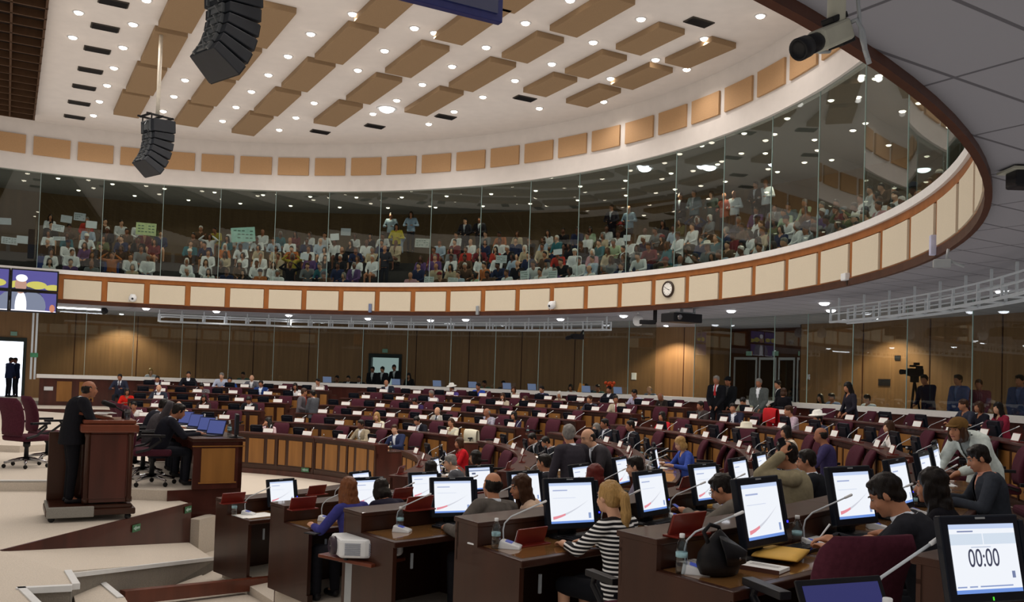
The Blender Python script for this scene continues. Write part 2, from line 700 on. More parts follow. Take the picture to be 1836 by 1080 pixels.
# glazed entrance in the recess
gd = glass('door_glass', '#8fa3a0', 1.3)
for a0, a1 in ((44.6, 42.3), (42.1, 40.4), (40.2, 38.6), (38.4, 36.6)):
    m = MB()
    r = R_WALL + 1.2
    m.arc(r, r + .05, a1, a1 + .14, Z_OUT, 3.63, 1)
    m.arc(r, r + .05, a0 - .14, a0, Z_OUT, 3.63, 1)
    m.arc(r, r + .05, a1, a0, 3.57, 3.66, 1)
    m.arc(r, r + .05, a1, a0, 2.1, 2.15, 1)
    struct('door_3', m, steel)
    struct('window_1', MB().arc(r + .02, r + .03, a1 + .14, a0 - .14, Z_OUT, 3.58, 1), gd)

# ground-floor glass partition above the parapet
GA = sorted(set([ang([p for p in roots(x, 640, R_OUT)][-1]) for x in (62, 152, 238, 325, 410, 490, 570, 650, 730, 808, 888, 966, 1045, 1127)] + [45.4, 40.8, 36.6, 31.6, 27.9, 23, 17.4, 11, 4.5, -2, -8.5, -15, -21.5]), reverse=True)
for i in range(len(GA) - 1):
    a0, a1 = GA[i + 1], GA[i]
    if a1 - a0 < 1.0:
        continue
    if 45.4 <= a1 + .1 and a1 < 47 or (40.9 < a0 + .05 and a1 < 46):
        continue                                   # the opening in front of the entrance
    p = link('window_2', MB().arc(R_OUT - .006, R_OUT + .006, a0 + .03, a1 - .03, 2.2, Z_BAL + .03, 1).mesh('pane', glass_low))
    p['kind'] = 'structure'
    part('glass_joint', MB().arc(R_OUT - .012, R_OUT + .012, a1 - .02, a1 + .02, 2.2, Z_BAL + .03, 1), joint, p)
m = MB()
for x in (57.5, 64.5):
    a = ang(roots(x, 620, R_OUT)[-1])
    m.arc(R_OUT - .05, R_OUT + .05, a - .1, a + .1, 2.0, Z_BAL, 1)
struct('trim_4', m, steel_white)

# ---------------------------------------------------------------- balcony
struct('ceiling_under_balcony', MB().arc(RR - .02, 25.5, -125, 150, Z_BAL + .02, Z_BAL + .15, 150), tiles)
m = MB().arc(RR - .05, RR + .02, -130, 150, Z_BAL - .05, Z_BAL + .08, 150)
struct('trim_5', m, wood_lip)
struct('wall_balcony_front', MB().arc(RR, RR + .12, -130, 150, Z_BAL + .08, Z_SILL, 150), wood_fascia)
# flat battens between the panels
m = MB()
a = 114.62
PA = []
while a > -118:
    PA.append(a)
    m.arc(RR - .035, RR + .01, a + .02, a + .68, Z_BAL + .08, Z_SILL - .06, 1)
    a -= 5.045
m.arc(RR - .035, RR + .01, -120, 149, Z_SILL - .14, Z_SILL, 140)
m.arc(RR - .045, RR + .01, -120, 149, Z_BAL + .03, Z_BAL + .1, 140)
struct('trim_6', m, wood_fascia)
struct('trim_7', MB().arc(RR - .09, RR + .35, -130, 150, Z_SILL, Z_SILL + .14, 150), sill_white)
for i in range(5):
    o = link('acoustic_panel', MB().arc(RR - .07, RR, 124.7 + 5.045 * i - 4.33, 124.7 + 5.045 * i, 4.79, 5.45, 3).mesh('panel', cream))
    tag(o, 'cream fabric panel on balcony front, on the far side of the video screens', 'wall panel', 'cream panels on the balcony front')
m = MB()
for x in (115, 155):
    a = ang(roots(x, 700, R_OUT - .1)[-1])
    m.arc(R_OUT - .115, R_OUT - .1, a - .75, a + .75, 1.2, 1.95, 2)
struct('trim_12', m, wood_tan)
n = 0
for a in PA:
    n += 1
    o = link('acoustic_panel', MB().arc(RR - .07, RR, a - 4.33, a, 4.79, 5.45, 3).mesh('panel', cream))
    if n <= 28:
        tag(o, 'cream fabric panel on balcony front, %s along counting from the video screens' % ORD[n], 'wall panel', 'cream panels on the balcony front')
    else:
        tag(o, 'cream fabric panel on balcony front beyond the right-hand bend, above the camera side', 'wall panel', 'cream panels on the balcony front')

# upper white band with its tan panels, and the glass between
struct('wall_upper_band', MB().arc(RR, RR + .25, -125, 150, Z_GT, Z_CEIL + .1, 150), plaster)
a = 118.73 + 4.97 * 6
n = -5
while a > -110:
    if a < 149:
        n += 1
        o = link('acoustic_panel', MB().arc(RR - .06, RR, a - 4.12, a, 9.52, 10.13, 3).mesh('panel', tan_fab))
        if n < 1:
            tag(o, 'tan fabric panel on the upper white band beyond the left end of the balcony glass', 'wall panel', 'tan panels on the upper white band')
        elif n <= 26:
            tag(o, 'tan fabric panel on the upper white band, %s along from the far left' % ORD[n], 'wall panel', 'tan panels on the upper white band')
        else:
            tag(o, 'tan fabric panel on the upper white band around the near bend', 'wall panel', 'tan panels on the upper white band')
    a -= 4.97
a = 110.57 + 7.15 * 4
n = 0
while a > -116:
    p = link('window_3', MB().arc(RR + .1, RR + .112, a - 7.12, a - .03, Z_SILL + .14, Z_GT, 1).mesh('pane', glass_gal))
    p['kind'] = 'structure'
    part('glass_joint', MB().arc(RR + .095, RR + .117, a - .022, a + .022, Z_SILL + .14, Z_GT, 1), joint, p)
    a -= 7.147
# gallery behind the glass
GR = [16.35 + .95 * i for i in range(6)]
GZ = [4.95 + .44 * i for i in range(6)]
for i in range(6):
    struct('floor_gallery', MB().arc(GR[i] - .45 if i else RR + .12, GR[i] + .5 if i < 5 else R_WALL, -60, 135, Z_BAL + .15, GZ[i], 60), slab)
struct('wall_gallery', MB().arc(R_WALL, R_WALL + .15, -60, 135, 4.9, 9.9, 60), gal_wall)
struct('ceiling_gallery', MB().arc(RR + .25, R_WALL, -60, 135, 9.5, 9.6, 60), gal_ceil)

# ---------------------------------------------------------------- main ceiling
U = V((math.cos(119.4 * D2R), math.sin(119.4 * D2R), 0))
W = V((math.cos(29.4 * D2R), math.sin(29.4 * D2R), 0))
RU = M(((U.x, W.x, 0), (U.y, W.y, 0), (0, 0, 1)))
struct('ceiling', MB().arc(.01, RR + .1, 0, 360, Z_CEIL, Z_CEIL + .2, 96), plaster)
# dark coffered strip over the platform
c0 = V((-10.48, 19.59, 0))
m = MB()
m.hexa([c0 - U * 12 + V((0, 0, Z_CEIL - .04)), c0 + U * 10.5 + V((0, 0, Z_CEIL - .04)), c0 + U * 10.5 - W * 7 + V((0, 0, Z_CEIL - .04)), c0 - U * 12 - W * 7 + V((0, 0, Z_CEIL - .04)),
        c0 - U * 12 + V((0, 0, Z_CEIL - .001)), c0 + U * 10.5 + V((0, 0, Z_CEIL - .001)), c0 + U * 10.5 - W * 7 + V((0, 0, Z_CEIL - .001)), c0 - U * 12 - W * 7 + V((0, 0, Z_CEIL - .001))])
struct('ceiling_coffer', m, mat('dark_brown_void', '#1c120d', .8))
m = MB()
for i in range(33):
    m.box(c0 + U * (-11.9 + .7 * i) - W * 3.5 + V((0, 0, Z_CEIL - .12)), (.05, 7, .18), RU)
for i in range(11):
    m.box(c0 - U * .75 - W * (.03 + .68 * i) + V((0, 0, Z_CEIL - .12)), (22.5, .05, .18), RU)
struct('trim_8', m, mat('brown_coffer_slat', '#4a3322', .6))

# tan ceiling panels
CP = [(-8.94, 22.15, 2.57), (-10.39, 24.64, 2.6), (-11.83, 27.08, 2.58), (-7.5, 19.66, 2.57), (-8.82, 25.49, 2.6), (-10.24, 27.93, 2.58), (-5.73, 23.86, 2.5), (-7.21, 26.36, 2.53),
      (-8.65, 28.81, 2.56), (-4.27, 21.47, 2.56), (-7.4, 23.0, 2.57), (-5.95, 20.5, 2.57), (-2.85, 19.0, 2.5), (-1.15, 19.9, 2.45), (1.47, 19.28, 2.2), (.05, 18.0, 2.3), (-2.66, 22.4, 2.38), (-4.12, 24.85, 2.45),
      (-5.6, 27.35, 2.5), (.24, 21.31, 1.69), (-1.05, 23.39, 2.43), (-2.53, 25.82, 2.53), (2.94, 20.54, 1.62), (1.85, 22.32, 1.67), (.78, 23.99, 1.58), (3.11, 23.08, 1.68),
      (2.02, 24.8, 1.63), (4.26, 21.3, 1.7)]
for i, (x, y, l) in enumerate(CP):
    p = project((x, y, Z_CEIL))
    side = 'left' if p[0] < 480 else 'middle' if p[0] < 900 else 'right'
    m = MB().box((0, 0, -.07), (l, .745, .14), RU)
    o = link('ceiling_panel', m.mesh('panel', tan_ceil), bev=.01)
    o.location = (x, y, Z_CEIL)
    row = sum(1 for q in CP if (V((q[0], q[1], 0)) - V((x, y, 0))).dot(W) < -.4)
    CPI = sorted(range(len(CP)), key=lambda j: project((CP[j][0], CP[j][1], Z_CEIL))[0])
    tag(o, '%s tan panel fixed to the white ceiling, %s from the left by its centre' % ('long' if l > 2 else 'short', ORD[CPI.index(i) + 1]), 'ceiling panel', 'tan ceiling panels')

# recessed lamps in the ceiling
LP = [(-10.13, 20.23), (-9.14, 20.83), (-11.03, 21.8), (-10.05, 22.39), (-10.98, 23.97), (-11.85, 25.5), (-12.8, 27.09), (-13.71, 28.65), (-8.25, 19.41), (-7.55, 21.7), (-8.46, 23.25),
      (-9.36, 24.79), (-10.25, 26.34), (-11.18, 27.92), (-5.02, 21.07), (-5.95, 22.63), (-6.85, 24.12), (-7.75, 25.63), (-8.68, 27.21), (-9.6, 28.8), (-6.14, 26.53), (-7.07, 28.14),
      (-7.99, 29.65), (-2.5, 20.5), (-3.4, 22.01), (-4.32, 23.51), (.06, 19.99), (-.87, 21.56), (-1.79, 22.98), (-2.71, 24.5), (-3.61, 26.01), (-4.53, 27.46), (.98, 18.69), (2.6, 19.56),
      (1.68, 21.01), (.77, 22.56), (-.16, 23.92), (-1.07, 25.43), (-1.99, 26.94), (-2.89, 28.38), (3.32, 22.02), (2.37, 23.51), (2.39, 25.49), (.57, 26.33), (5.13, 19.18), (4.22, 20.56), (4.21, 22.63)]
VIS = len(LP)
for i in range(5):                                  # the same grid carried on above the frame
    for j in range(4):
        LP.append((-7.3 + 1.75 * j + .9 * i, 17.9 - 1.55 * i + .95 * j))
sp_d = bpy.data.lights.new('ceiling_lamp_light', 'SPOT')
sp_d.energy = 150
sp_d.color = (1, .95, .91)
sp_d.spot_size = 150 * D2R
sp_d.spot_blend = .7
sp_d.shadow_soft_size = .08


def ceiling_lamp(x, y, z, r, label, group, bulb, light=None):
    t = thing('ceiling_lamp', label, 'lamp', (x, y, z), 0, group)
    part('trim_ring', MB().lathe([(r * .7, -.004), (r * 1.25, -.012), (r * 1.3, 0), (r * .7, .0)], n=16), white_pl, t, True)
    part('bulb', MB().ell((0, 0, -.012), (r * .95, r * .95, r * .45), nu=12, nv=6), bulb, t, True)
    if light:
        l = bpy.data.objects.new('light', light)
        COL.objects.link(l)
        l.parent = t
        l.location = (0, 0, -.09)
    return t


order = sorted(range(VIS), key=lambda i: project((LP[i][0], LP[i][1], Z_CEIL))[0])
first = None
for i, (x, y) in enumerate(LP):
    if i < VIS:
        k = order.index(i) + 1
        nm = ORD[k] if k <= 40 else ORD[VIS + 1 - k]
        lab = 'round lit recessed lamp in the white ceiling, %s from the %s' % (nm, 'left' if k <= 40 else 'right')
    else:
        lab = 'round lit recessed lamp in the white ceiling, nearer than the hanging screen'
    if first is None:
        first = ceiling_lamp(x, y, Z_CEIL, .1, lab, 'recessed ceiling lamps', lamp_on, sp_d)
    else:
        dup(first, (x, y, Z_CEIL), 0, lab)
t = ceiling_lamp(-4.02, 26.88, Z_CEIL, .24, 'large dazzling white floodlight in the ceiling near the far row of vents', None, lamp_cool)
# bigger lamp that washes the band on the right
# air vents
VT = [(-9.05, 19.59), (-9.91, 21.08), (-10.8, 22.61), (-11.73, 24.22), (-12.62, 25.73), (-13.53, 27.32), (-14.44, 28.9), (-6.64, 29.72), (-4.68, 28.82), (-2.29, 27.5), (.13, 25.42), (3.89, 19.61)]
vent_m = mat('dark_vent', '#3d3833', .7)
VL = ['nearest of the column along the dark coffer', 'second nearest of the column along the dark coffer', 'third of the column along the dark coffer', 'fourth of the column along the dark coffer',
      'fifth of the column along the dark coffer', 'sixth of the column along the dark coffer', 'farthest of the column along the dark coffer', 'above the far middle, left of the floodlight',
      'just beyond the bright floodlight', 'right of the bright floodlight', 'near the far curve right of centre', 'close to the hanging camera on the right']
for (x, y), l in zip(VT, VL):
    t = thing('air_vent', 'dark ceiling air vent, ' + l, 'vent', (x, y, Z_CEIL), 29.4 * D2R, 'ceiling air vents')
    part('frame', MB().box((0, 0, -.012), (.62, .34, .024)), vent_m, t)
    m = MB()
    for k in range(6):
        m.box((0, -.13 + .052 * k, -.03), (.56, .012, .03), M.Rotation(.6, 3, 'X'))
    part('slats', m, black_pl, t)
# ---------------------------------------------------------------- lamps under the balcony and in the gallery
ub_d = bpy.data.lights.new('under_balcony_light', 'SPOT')
ub_d.energy = 55
ub_d.color = (1, .93, .82)
ub_d.spot_size = 140 * D2R
ub_d.spot_blend = .6
ub_d.shadow_soft_size = .07
UB = [(388, 558), (518, 565), (660, 571), (772, 574), (835, 573), (1005, 572), (1118, 566), (1311, 557), (1478, 543), (1490, 556), (1797, 522), (262, 553)]
q = None
for i, (x, y) in enumerate(UB):
    p = at_z(x, y, Z_BAL + .02)
    lab = 'round lit lamp under the balcony, %s from the left along the ring' % ORD[sorted(a[0] for a in UB).index(x) + 1]
    if q is None:
        q = ceiling_lamp(p.x, p.y, p.z, .13, lab, 'lamps under the balcony', lamp_cool, ub_d)
    else:
        dup(q, p, 0, lab)
p = at_z(1215, 552, Z_BAL + .02)
wl = bpy.data.lights.new('wall_washer', 'SPOT')
wl.energy = 1250
wl.color = (1, .82, .55)
wl.spot_size = 125 * D2R
wl.spot_blend = .5
wl.shadow_soft_size = .05
for i, (a, lab) in enumerate(((48.6, 'small wall washer lamp beside the pale wood panel left of the glazed entrance'), (27.0, 'small wall washer lamp over the wood wall behind the camera operator'),
                              (109.5, 'small wall washer lamp over the far left wood wall'))):
    p = pol(R_WALL - .9, a, Z_BAL + .02)
    t = ceiling_lamp(p.x, p.y, p.z, .09, lab, None, lamp_cool, wl)
    l = t.children[-1]
    d = pol(R_WALL, a, 2.6) - pol(R_WALL - 1.0, a, Z_BAL)
    l.rotation_euler = d.to_track_quat('-Z', 'Y').to_euler()
# twin fluorescent fitting at the far left
p = at_z(142, 550, Z_BAL + .02)
t = thing('strip_lamp', 'long white strip lamp under the balcony beside the video screens', 'lamp', p, 20 * D2R)
part('body', MB().box((0, 0, -.03), (1.5, .3, .06)), white_pl, t, bev=.01)
m = MB()
for y in (-.07, .07):
    m.tube([(-.7, y, -.075), (.7, y, -.075)], .022)
part('tubes', m, lamp_cool, t)
l = bpy.data.objects.new('light', ub_d)
COL.objects.link(l)
l.parent = t
l.location = (0, 0, -.15)

gl_d = bpy.data.lights.new('gallery_lamp_light', 'SPOT')
gl_d.energy = 90
gl_d.color = (1, .88, .7)
gl_d.spot_size = 140 * D2R
gl_d.spot_blend = .6
gl_d.shadow_soft_size = .06
q = None
for j, (r, nm) in enumerate(((16.9, 'front'), (18.9, 'middle'), (21.0, 'back'))):
    for i in range(26):
        a = 118 - 5.6 * i - j * 1.9
        p = pol(r, a, 9.5)
        lab = 'small lit gallery lamp, %s from the left in the %s ring behind glass' % (ORD[i + 1], nm)
        if q is None:
            q = ceiling_lamp(p.x, p.y, p.z, .075, lab, 'gallery lamps', lamp_gal, gl_d)
        else:
            dup(q, p, 0, lab)
for (x, y, lab) in ((1156, 302, 'left'), (1272, 300, 'right')):
    p = at_z(x, y, 9.5)
    ceiling_lamp(p.x, p.y, 9.5, .22, 'large bright gallery floodlight, the %s one of the pair' % lab, None, lamp_cool, gl_d)

# ---------------------------------------------------------------- white trusses under the balcony
def truss(label, r, a1, a0, z0, z1, step):
    t = thing('lighting_truss', label, 'truss', pol(r, (a0 + a1) / 2, z0))
    off = t.location
    for rr in (r, r + .45):
        part('rail', MB().arc(rr, rr + .05, a0, a1, z0, z0 + .045, 60), steel_white, t, off=off)
        part('rail', MB().arc(rr, rr + .03, a0, a1, z1 - .025, z1, 60), steel_white, t, off=off)
        part('rail', MB().arc(rr + .01, rr + .04, a0, a1, z0 + .19, z0 + .215, 60), steel_white, t, off=off)
    a = a1
    k = 0
    while a >= a0:
        m = MB()
        for rr in (r, r + .45):
            m.arc(rr + .005, rr + .045, a - .07, a + .07, z0, z1, 1)
        m.arc(r, r + .5, a - .08, a + .08, z0 + .02, z0 + .05, 1)
        m.arc(r + .22, r + .26, a - .06, a + .06, z0 + .04, Z_BAL + .03, 1)
        part('post', m, steel_white, t, off=off)
        a -= step
        k += 1
    return t


truss('long white steel truss curving under the balcony on the far side', 17.0, 104.2, 47.0, 4.26, 4.55, 2.6)
truss('grey steel truss curving under the balcony on the right-hand side', 16.5, 14.8, -34, 4.12, 4.48, 3.2)

# ---------------------------------------------------------------- loudspeaker arrays
grille = mat('black_speaker_grille', '#17191c', .6, var=.15, scale=80, bump=.2)
spk_side = mat('black_speaker_side', '#22252a', .5, var=.1)
spk_hw = mat('grey_rigging', '#6b6e70', .4, .5)


def array(label, top, front, n, s=1.0, pole_to=None):
    t = thing('line_array_speaker', label, 'loudspeaker', top, front)
    z, x = 0.0, 0.0
    th = -3.0
    m = MB()
    for y in (-.25, .25):
        m.box((-.05 * s, y * s, .1 * s), (.8 * s, .04 * s, .05 * s))
    for xx in (-.35, 0, .3):
        m.box((xx * s, 0, .1 * s), (.04 * s, .6 * s, .05 * s))
    for xx, y in ((-.3, -.25), (-.3, .25), (.25, -.25), (.25, .25)):
        m.box((xx * s, y * s, .05 * s), (.03 * s, .03 * s, .14 * s))
    part('fly_frame', m, dark_metal, t)
    if pole_to is not None:
        part('pole', MB().tube([(0, 0, .1), (0, 0, pole_to)], .045, 10), mat('cream_pole', '#d8cdbb', .5), t, True)
    p = V((0, 0, 0))
    for i in range(n):
        big = i == 0
        h = (.36 if big else .225) * s
        R = M.Rotation(th * D2R, 3, 'Y')
        hw, dp = .44 * s, (.30 if big else .27) * s
        hb = h * (.48 if big else .36)
        f = h * .485
        co = [V((-dp, -hw * .82, -hb)), V((dp, -hw, -f)), V((dp, hw, -f)), V((-dp, hw * .82, -hb)), V((-dp, -hw * .82, hb)), V((dp, -hw, f)), V((dp, hw, f)), V((-dp, hw * .82, hb))]
        c = p + R @ V((0, 0, -h / 2))
        o = part('speaker_module', MB().hexa([c + R @ q_ for q_ in co]), spk_side, t, bev=.012)
        part('grille', MB().box(c + R @ V((dp + .008, 0, 0)), (.02, hw * 1.9, h * .9), R), grille, o)
        m = MB()
        for y in (-.2 * s, .2 * s):
            m.box(c + R @ V((-dp - .02, y, 0)), (.04, .03, hb * 1.9), R)
        m.box(c + R @ V((-dp - .03, 0, hb * .7)), (.03, .42 * s, .025), R)
        m.box(c + R @ V((-dp - .012, 0, 0)), (.02, .3 * s, hb * 1.2), R)
        m.tube([c + R @ V((-dp - .02, -.1, -hb)), c + R @ V((-dp - .12, -.12, 0)), c + R @ V((-dp - .03, -.05, hb))], .012, 6)
        part('rigging', m, spk_hw, o)
        p = c + R @ V((0, 0, -h / 2))
        th += 3 if big else 8.5
    return t


b1 = at_d(282, 218, 21.1)
array('black hanging loudspeaker array on a long pale pole, the farther one', b1, 50 * D2R, 6, .84, Z_CEIL - b1.z)
b2 = at_d(416, -22, 12.4)
array('black hanging loudspeaker array at the top edge, the nearer and larger one', b2, 50 * D2R, 6, .84, Z_CEIL - b2.z)

# ---------------------------------------------------------------- hanging screen at the top
scr_navy = emit('screen_navy', '#142050', .8)
scr_blue = emit('screen_blue', '#33508c', 1.0)
scr_pale = emit('screen_pale', '#b9c6e6', 1.4)
c = at_d(902, 40, 14.0)
t = thing('hanging_screen', 'large dark blue lit screen hanging from the ceiling at the top', 'screen', c, 29.4 * D2R)
part('housing', MB().box((-2.2, .09, .8), (4.4, .14, 1.6)), mat('navy_screen_housing', '#1d2350', .4), t, bev=.01)
part('screen', MB().box((-2.2, .01, .83), (4.2, .03, 1.42)), scr_navy, t)
m = MB()
for (x, z, w, h) in ((-.9, .62, .16, .62), (-1.0, .35, .26, .2), (-2.4, .5, .3, .5)):
    m.prism([(x + w * math.cos(k * PI / 6), z + h * .5 * math.sin(k * PI / 6)) for k in range(12)], -.016, -.008)
m.v = [(a, c_, b_) for a, b_, c_ in m.v]
part('picture', m, scr_pale, t)
part('hanger', MB().tube([(-1, .1, 1.6), (-1, .1, Z_CEIL - c.z)], .03).tube([(-3.4, .1, 1.6), (-3.4, .1, Z_CEIL - c.z)], .03), dark_metal, t)

# ---------------------------------------------------------------- video wall at the left
pv = pol(15.0, 115.25)
tang = V((-math.sin(114.9 * D2R), math.cos(114.9 * D2R), 0))   # towards the left of the picture
vyaw = math.atan2(-tang.y, -tang.x)
scr = {k: emit('video_' + k, v, s_ * 2.1) for k, v, s_ in (('purple', '#5a55a8', .8), ('yellow', '#d8cf62', .95), ('skin', '#c99a86', .9), ('white', '#f4f4ff', 1.3), ('grey', '#8791ab', .8), ('dark', '#3a3f68', .6), ('orange', '#d98a6a', .9))}
VWN = [('upper right', 0, 1), ('lower right', 0, 0), ('upper left', 1, 1), ('lower left', 1, 0)]
SW, SH = 1.36, .67


def clip(poly, x0, x1, z0, z1):
    return [(min(max(a, x0), x1), min(max(b, z0), z1)) for a, b in poly]


shapes = [('yellow', -2.3, .93, .22, .13), ('yellow', -1.75, .92, .25, .12), ('yellow', -.62, .89, .3, .13), ('yellow', -.12, .83, .26, .11), ('yellow', -1.2, .88, .22, .13),
          ('dark', -1.0, .42, .58, .42), ('grey', -1.25, .2, .5, .5), ('grey', -.75, .2, .42, .48), ('white', -1.06, .18, .17, .5), ('skin', -1.08, .87, .17, .28), ('white', -1.06, 1.1, .17, .12),
          ('white', -.9, -.02, 1.9, .09), ('orange', -.14, .15, .08, .13)]
for nm, i, j in VWN:
    ax, az = -i * (SW + .05) - SW / 2, 4.27 + j * (SH + .05) + SH / 2
    t = thing('video_screen', 'bright video screen showing a man in grey, %s of the wall of screens' % nm, 'screen', pv + tang * (-ax), vyaw, 'video screens on the balcony front')
    t.location.z = az
    part('housing', MB().box((0, .06, 0), (SW + .03, .1, SH + .03)), black_pl, t, bev=.008)
    part('panel_lit', MB().box((0, .004, 0), (SW - .06, .01, SH - .06)), scr['purple'], t)
    x0, x1, z0, z1 = -SW / 2 + .03, SW / 2 - .03, -SH / 2 + .03, SH / 2 - .03
    for k, (cn, sx, sz, rx, rz) in enumerate(shapes):
        poly = [(sx - ax + rx * math.cos(q_ * PI / 10), sz - (j * (SH + .05) + SH / 2) + rz * math.sin(q_ * PI / 10)) for q_ in range(20)]
        cl = clip(poly, x0, x1, z0, z1)
        if max(a for a, b in cl) - min(a for a, b in cl) < .02 or max(b for a, b in cl) - min(b for a, b in cl) < .02:
            continue
        y = -.003 - .0012 * k
        m = MB()
        m.add([(a, y, b) for a, b in cl], [tuple(range(20))])
        part('picture', m, scr[cn], t)

# ---------------------------------------------------------------- small fittings on the balcony front
def on_front(px, py, r=RR - .07):
    p = roots(px, py, r)[-1]
    return p, ang(p)


p, a = on_front(1199, 519)
t = thing('wall_clock', 'round dark-rimmed wall clock with white dial on a cream panel', 'clock', p, (a - 90) * D2R)
RX = M.Rotation(PI / 2, 3, 'X')
# local -y looks into the hall
part('rim', MB().lathe([(.17, .0), (.225, .0), (.225, .05), (.2, .065), (.17, .04)], R=RX, n=32), mat('dark_clock_rim', '#3a2c24', .4), t, True)
part('dial', MB().lathe([(.001, .03), (.172, .03), (.172, .046), (.001, .046)], R=RX, n=32), mat('ivory_dial', '#e9e4da', .5), t)
m = MB()
for k in range(12):
    th = k * PI / 6
    m.box((.14 * math.sin(th), -.047, .15 * math.cos(th)), (.01, .004, .026), M.Rotation(th, 3, 'Y'))
part('hour_marks', m, black_pl, t)
for nm, th, l, w in (('hour_hand', 108, .085, .016), ('minute_hand', 300, .13, .01)):
    part(nm, MB().box((l / 2 * math.sin(th * D2R), -.05, l / 2 * math.cos(th * D2R)), (w, .004, l), M.Rotation(th * D2R, 3, 'Y')), black_pl, t)

for (x, y, lab) in ((238, 534, 'small white dome camera on the balcony front near the video screens'), (993, 547, 'small white dome camera on the balcony front left of the clock')):
    p, a = on_front(x, y)
    t = thing('dome_camera', lab, 'camera', p, (a - 90) * D2R)
    part('bracket', MB().box((0, -.02, .02), (.16, .04, .2)).box((-.12, -.02, -.1), (.02, .02, .12)), white_pl, t, bev=.01)
    part('dome', MB().ell((.02, -.14, -.02), (.13, .12, .13)), white_pl, t, True)
    part('lens', MB().ell((.02, -.24, -.05), (.04, .03, .04)), black_pl, t, True)
for (x, y, lab, cm) in ((665, 553, 'small blue-grey sensor box on the balcony front below a batten', mat('blue_grey_plastic', '#66708c', .5)), (858, 557, 'small grey sensor box on the balcony front near its middle', steel),
                        (1520, 497, 'white square box mounted low on the balcony front at the right', white_pl), (1680, 440, 'pale narrow box with dark back on the balcony front, rightmost', mat('lilac_plastic', '#b9b8cc', .5))):
    p, a = on_front(x, y, RR - .03)
    t = thing('sensor_box', lab, 'sensor', p, (a - 90) * D2R)
    part('casing', MB().box((0, -.05, 0), (.2, .1, .14) if x == 1520 else (.1, .1, .3)), cm, t, bev=.01)
    part('mount', MB().box((.02, .0, -.1), (.04, .05, .14)), black_pl, t)
# bracket camera under the rim on the right
p = at_d(1697, 470, 11.0)
t = thing('bracket_camera', 'small grey bracket camera under the right-hand rim of the balcony', 'camera', p, -20 * D2R)
part('arm', MB().tube([(.02, 0, .16), (0, 0, .05), (.1, 0, -.02), (.2, 0, -.06)], .018), steel, t, True)
part('head', MB().box((-.05, 0, -.02), (.2, .1, .1)), steel, t, bev=.01)
# white drop dome camera, black mounts and the hanging projector
p = at_d(1144, 574, 26.5)
t = thing('pendant_camera', 'white pendant dome camera hanging under the balcony near the clock', 'camera', p)
part('stem', MB().tube([(0, 0, .1), (0, 0, Z_BAL - p.z)], .02), white_pl, t)
part('dome', MB().lathe([(.02, .16), (.1, .12), (.15, .03), (.15, -.08), (.1, -.16), (.03, -.18)], n=20), white_pl, t, True)
p = at_d(1222, 571, 24.5)
t = thing('projector', 'black projector hanging under the balcony below the clock', 'projector', p, 25 * D2R)
part('casing', MB().box((0, 0, 0), (.95, .6, .24)), black_pl, t, bev=.02)
part('lens', MB().lathe([(.07, 0), (.07, .06), (.05, .06)], (-.3, -.3, 0), R=RX), chrome, t, True)
part('bracket', MB().box((0, 0, .22), (.06, .06, max(.1, Z_BAL - p.z - .1))).box((.42, 0, .2), (.05, .05, .22)).box((0, 0, .15), (.6, .3, .03)), steel, t)
p = at_d(1171, 575, 25.0)
t = thing('bracket_camera', 'black camera bracket hanging beside the projector under the balcony', 'camera', p)
part('post', MB().box((.05, 0, .2), (.1, .08, .5)), black_pl, t)
part('head', MB().box((-.15, 0, -.05), (.45, .15, .12)), black_pl, t, bev=.02)
p = at_d(1035, 604, 29.3)
t = thing('bracket_camera', 'black camera hanging from the far white truss', 'camera', p, .3)
part('head', MB().box((0, 0, 0), (.4, .2, .17)).cap((-.2, 0, -.02), (-.35, 0, -.06), .07), black_pl, t, bev=.01)
part('arm', MB().tube([(.1, 0, .05), (.2, 0, .2), (.2, 0, .5)], .035), black_pl, t)
p = roots(187, 558, R_OUT - 1.5)[-1]
t = thing('bracket_camera', 'small black camera under the balcony beside the strip lamp', 'camera', p)
part('head', MB().ell((0, 0, 0), (.13, .13, .13)), black_pl, t, True)
part('arm', MB().tube([(0, 0, .05), (0, 0, Z_BAL - p.z + .02)], .03), black_pl, t)

# camera hanging close by at the top right
beige_pl = mat('aged_beige_plastic', '#9c9a8c', .5, var=.08)
p = at_d(1490, 64, 4.15)
t = thing('surveillance_camera', 'beige surveillance camera with a big black lens hanging at top right', 'camera', p, 0)
fw = (at_d(1420, 92, 4.0) - at_d(1494, 60, 4.15)).normalized()
up = V((0, 0, 1))
sd = fw.cross(up).normalized()
up = sd.cross(fw)
RC = M((sd, fw, up)).transposed()
part('casing', MB().box(RC @ V((0, 0, 0)), (.1, .22, .1), RC), beige_pl, t, bev=.015)
m = MB().lathe([(.02, -.02), (.042, -.02), (.045, .06), (.036, .065), (.036, .085), (.05, .09), (.052, .15), (.044, .16), (.04, .145), (.02, .14)], RC @ V((0, .1, 0)), 22, 0, RC @ M.Rotation(-PI / 2, 3, 'X'))
part('lens', m, black_pl, t, True)
m = MB().lathe([(.035, 0), (.042, .02), (.042, .16), (.06, .17), (.06, max(.2, Z_BAL - p.z))], (.03, .02, .03), 16)
part('mount', m, beige_pl, t, True)
m = MB().box(RC @ V((0, -.06, .065)), (.07, .12, .03), RC).box(RC @ V((.02, -.09, -.04)), (.09, .1, .05), RC)
part('housing', m, dark_metal, t, bev=.006)
m = MB().tube([RC @ V((0, -.1, .02)), V((.12, 0, .08)), V((.15, 0, .02)), V((.16, 0, -.06)), V((.19, .02, -.12))], .012, 6)
m.tube([V((.1, 0, Z_BAL - p.z)), V((.13, 0, .1)), V((.14, 0, 0)), V((.17, 0, -.1))], .009, 6)
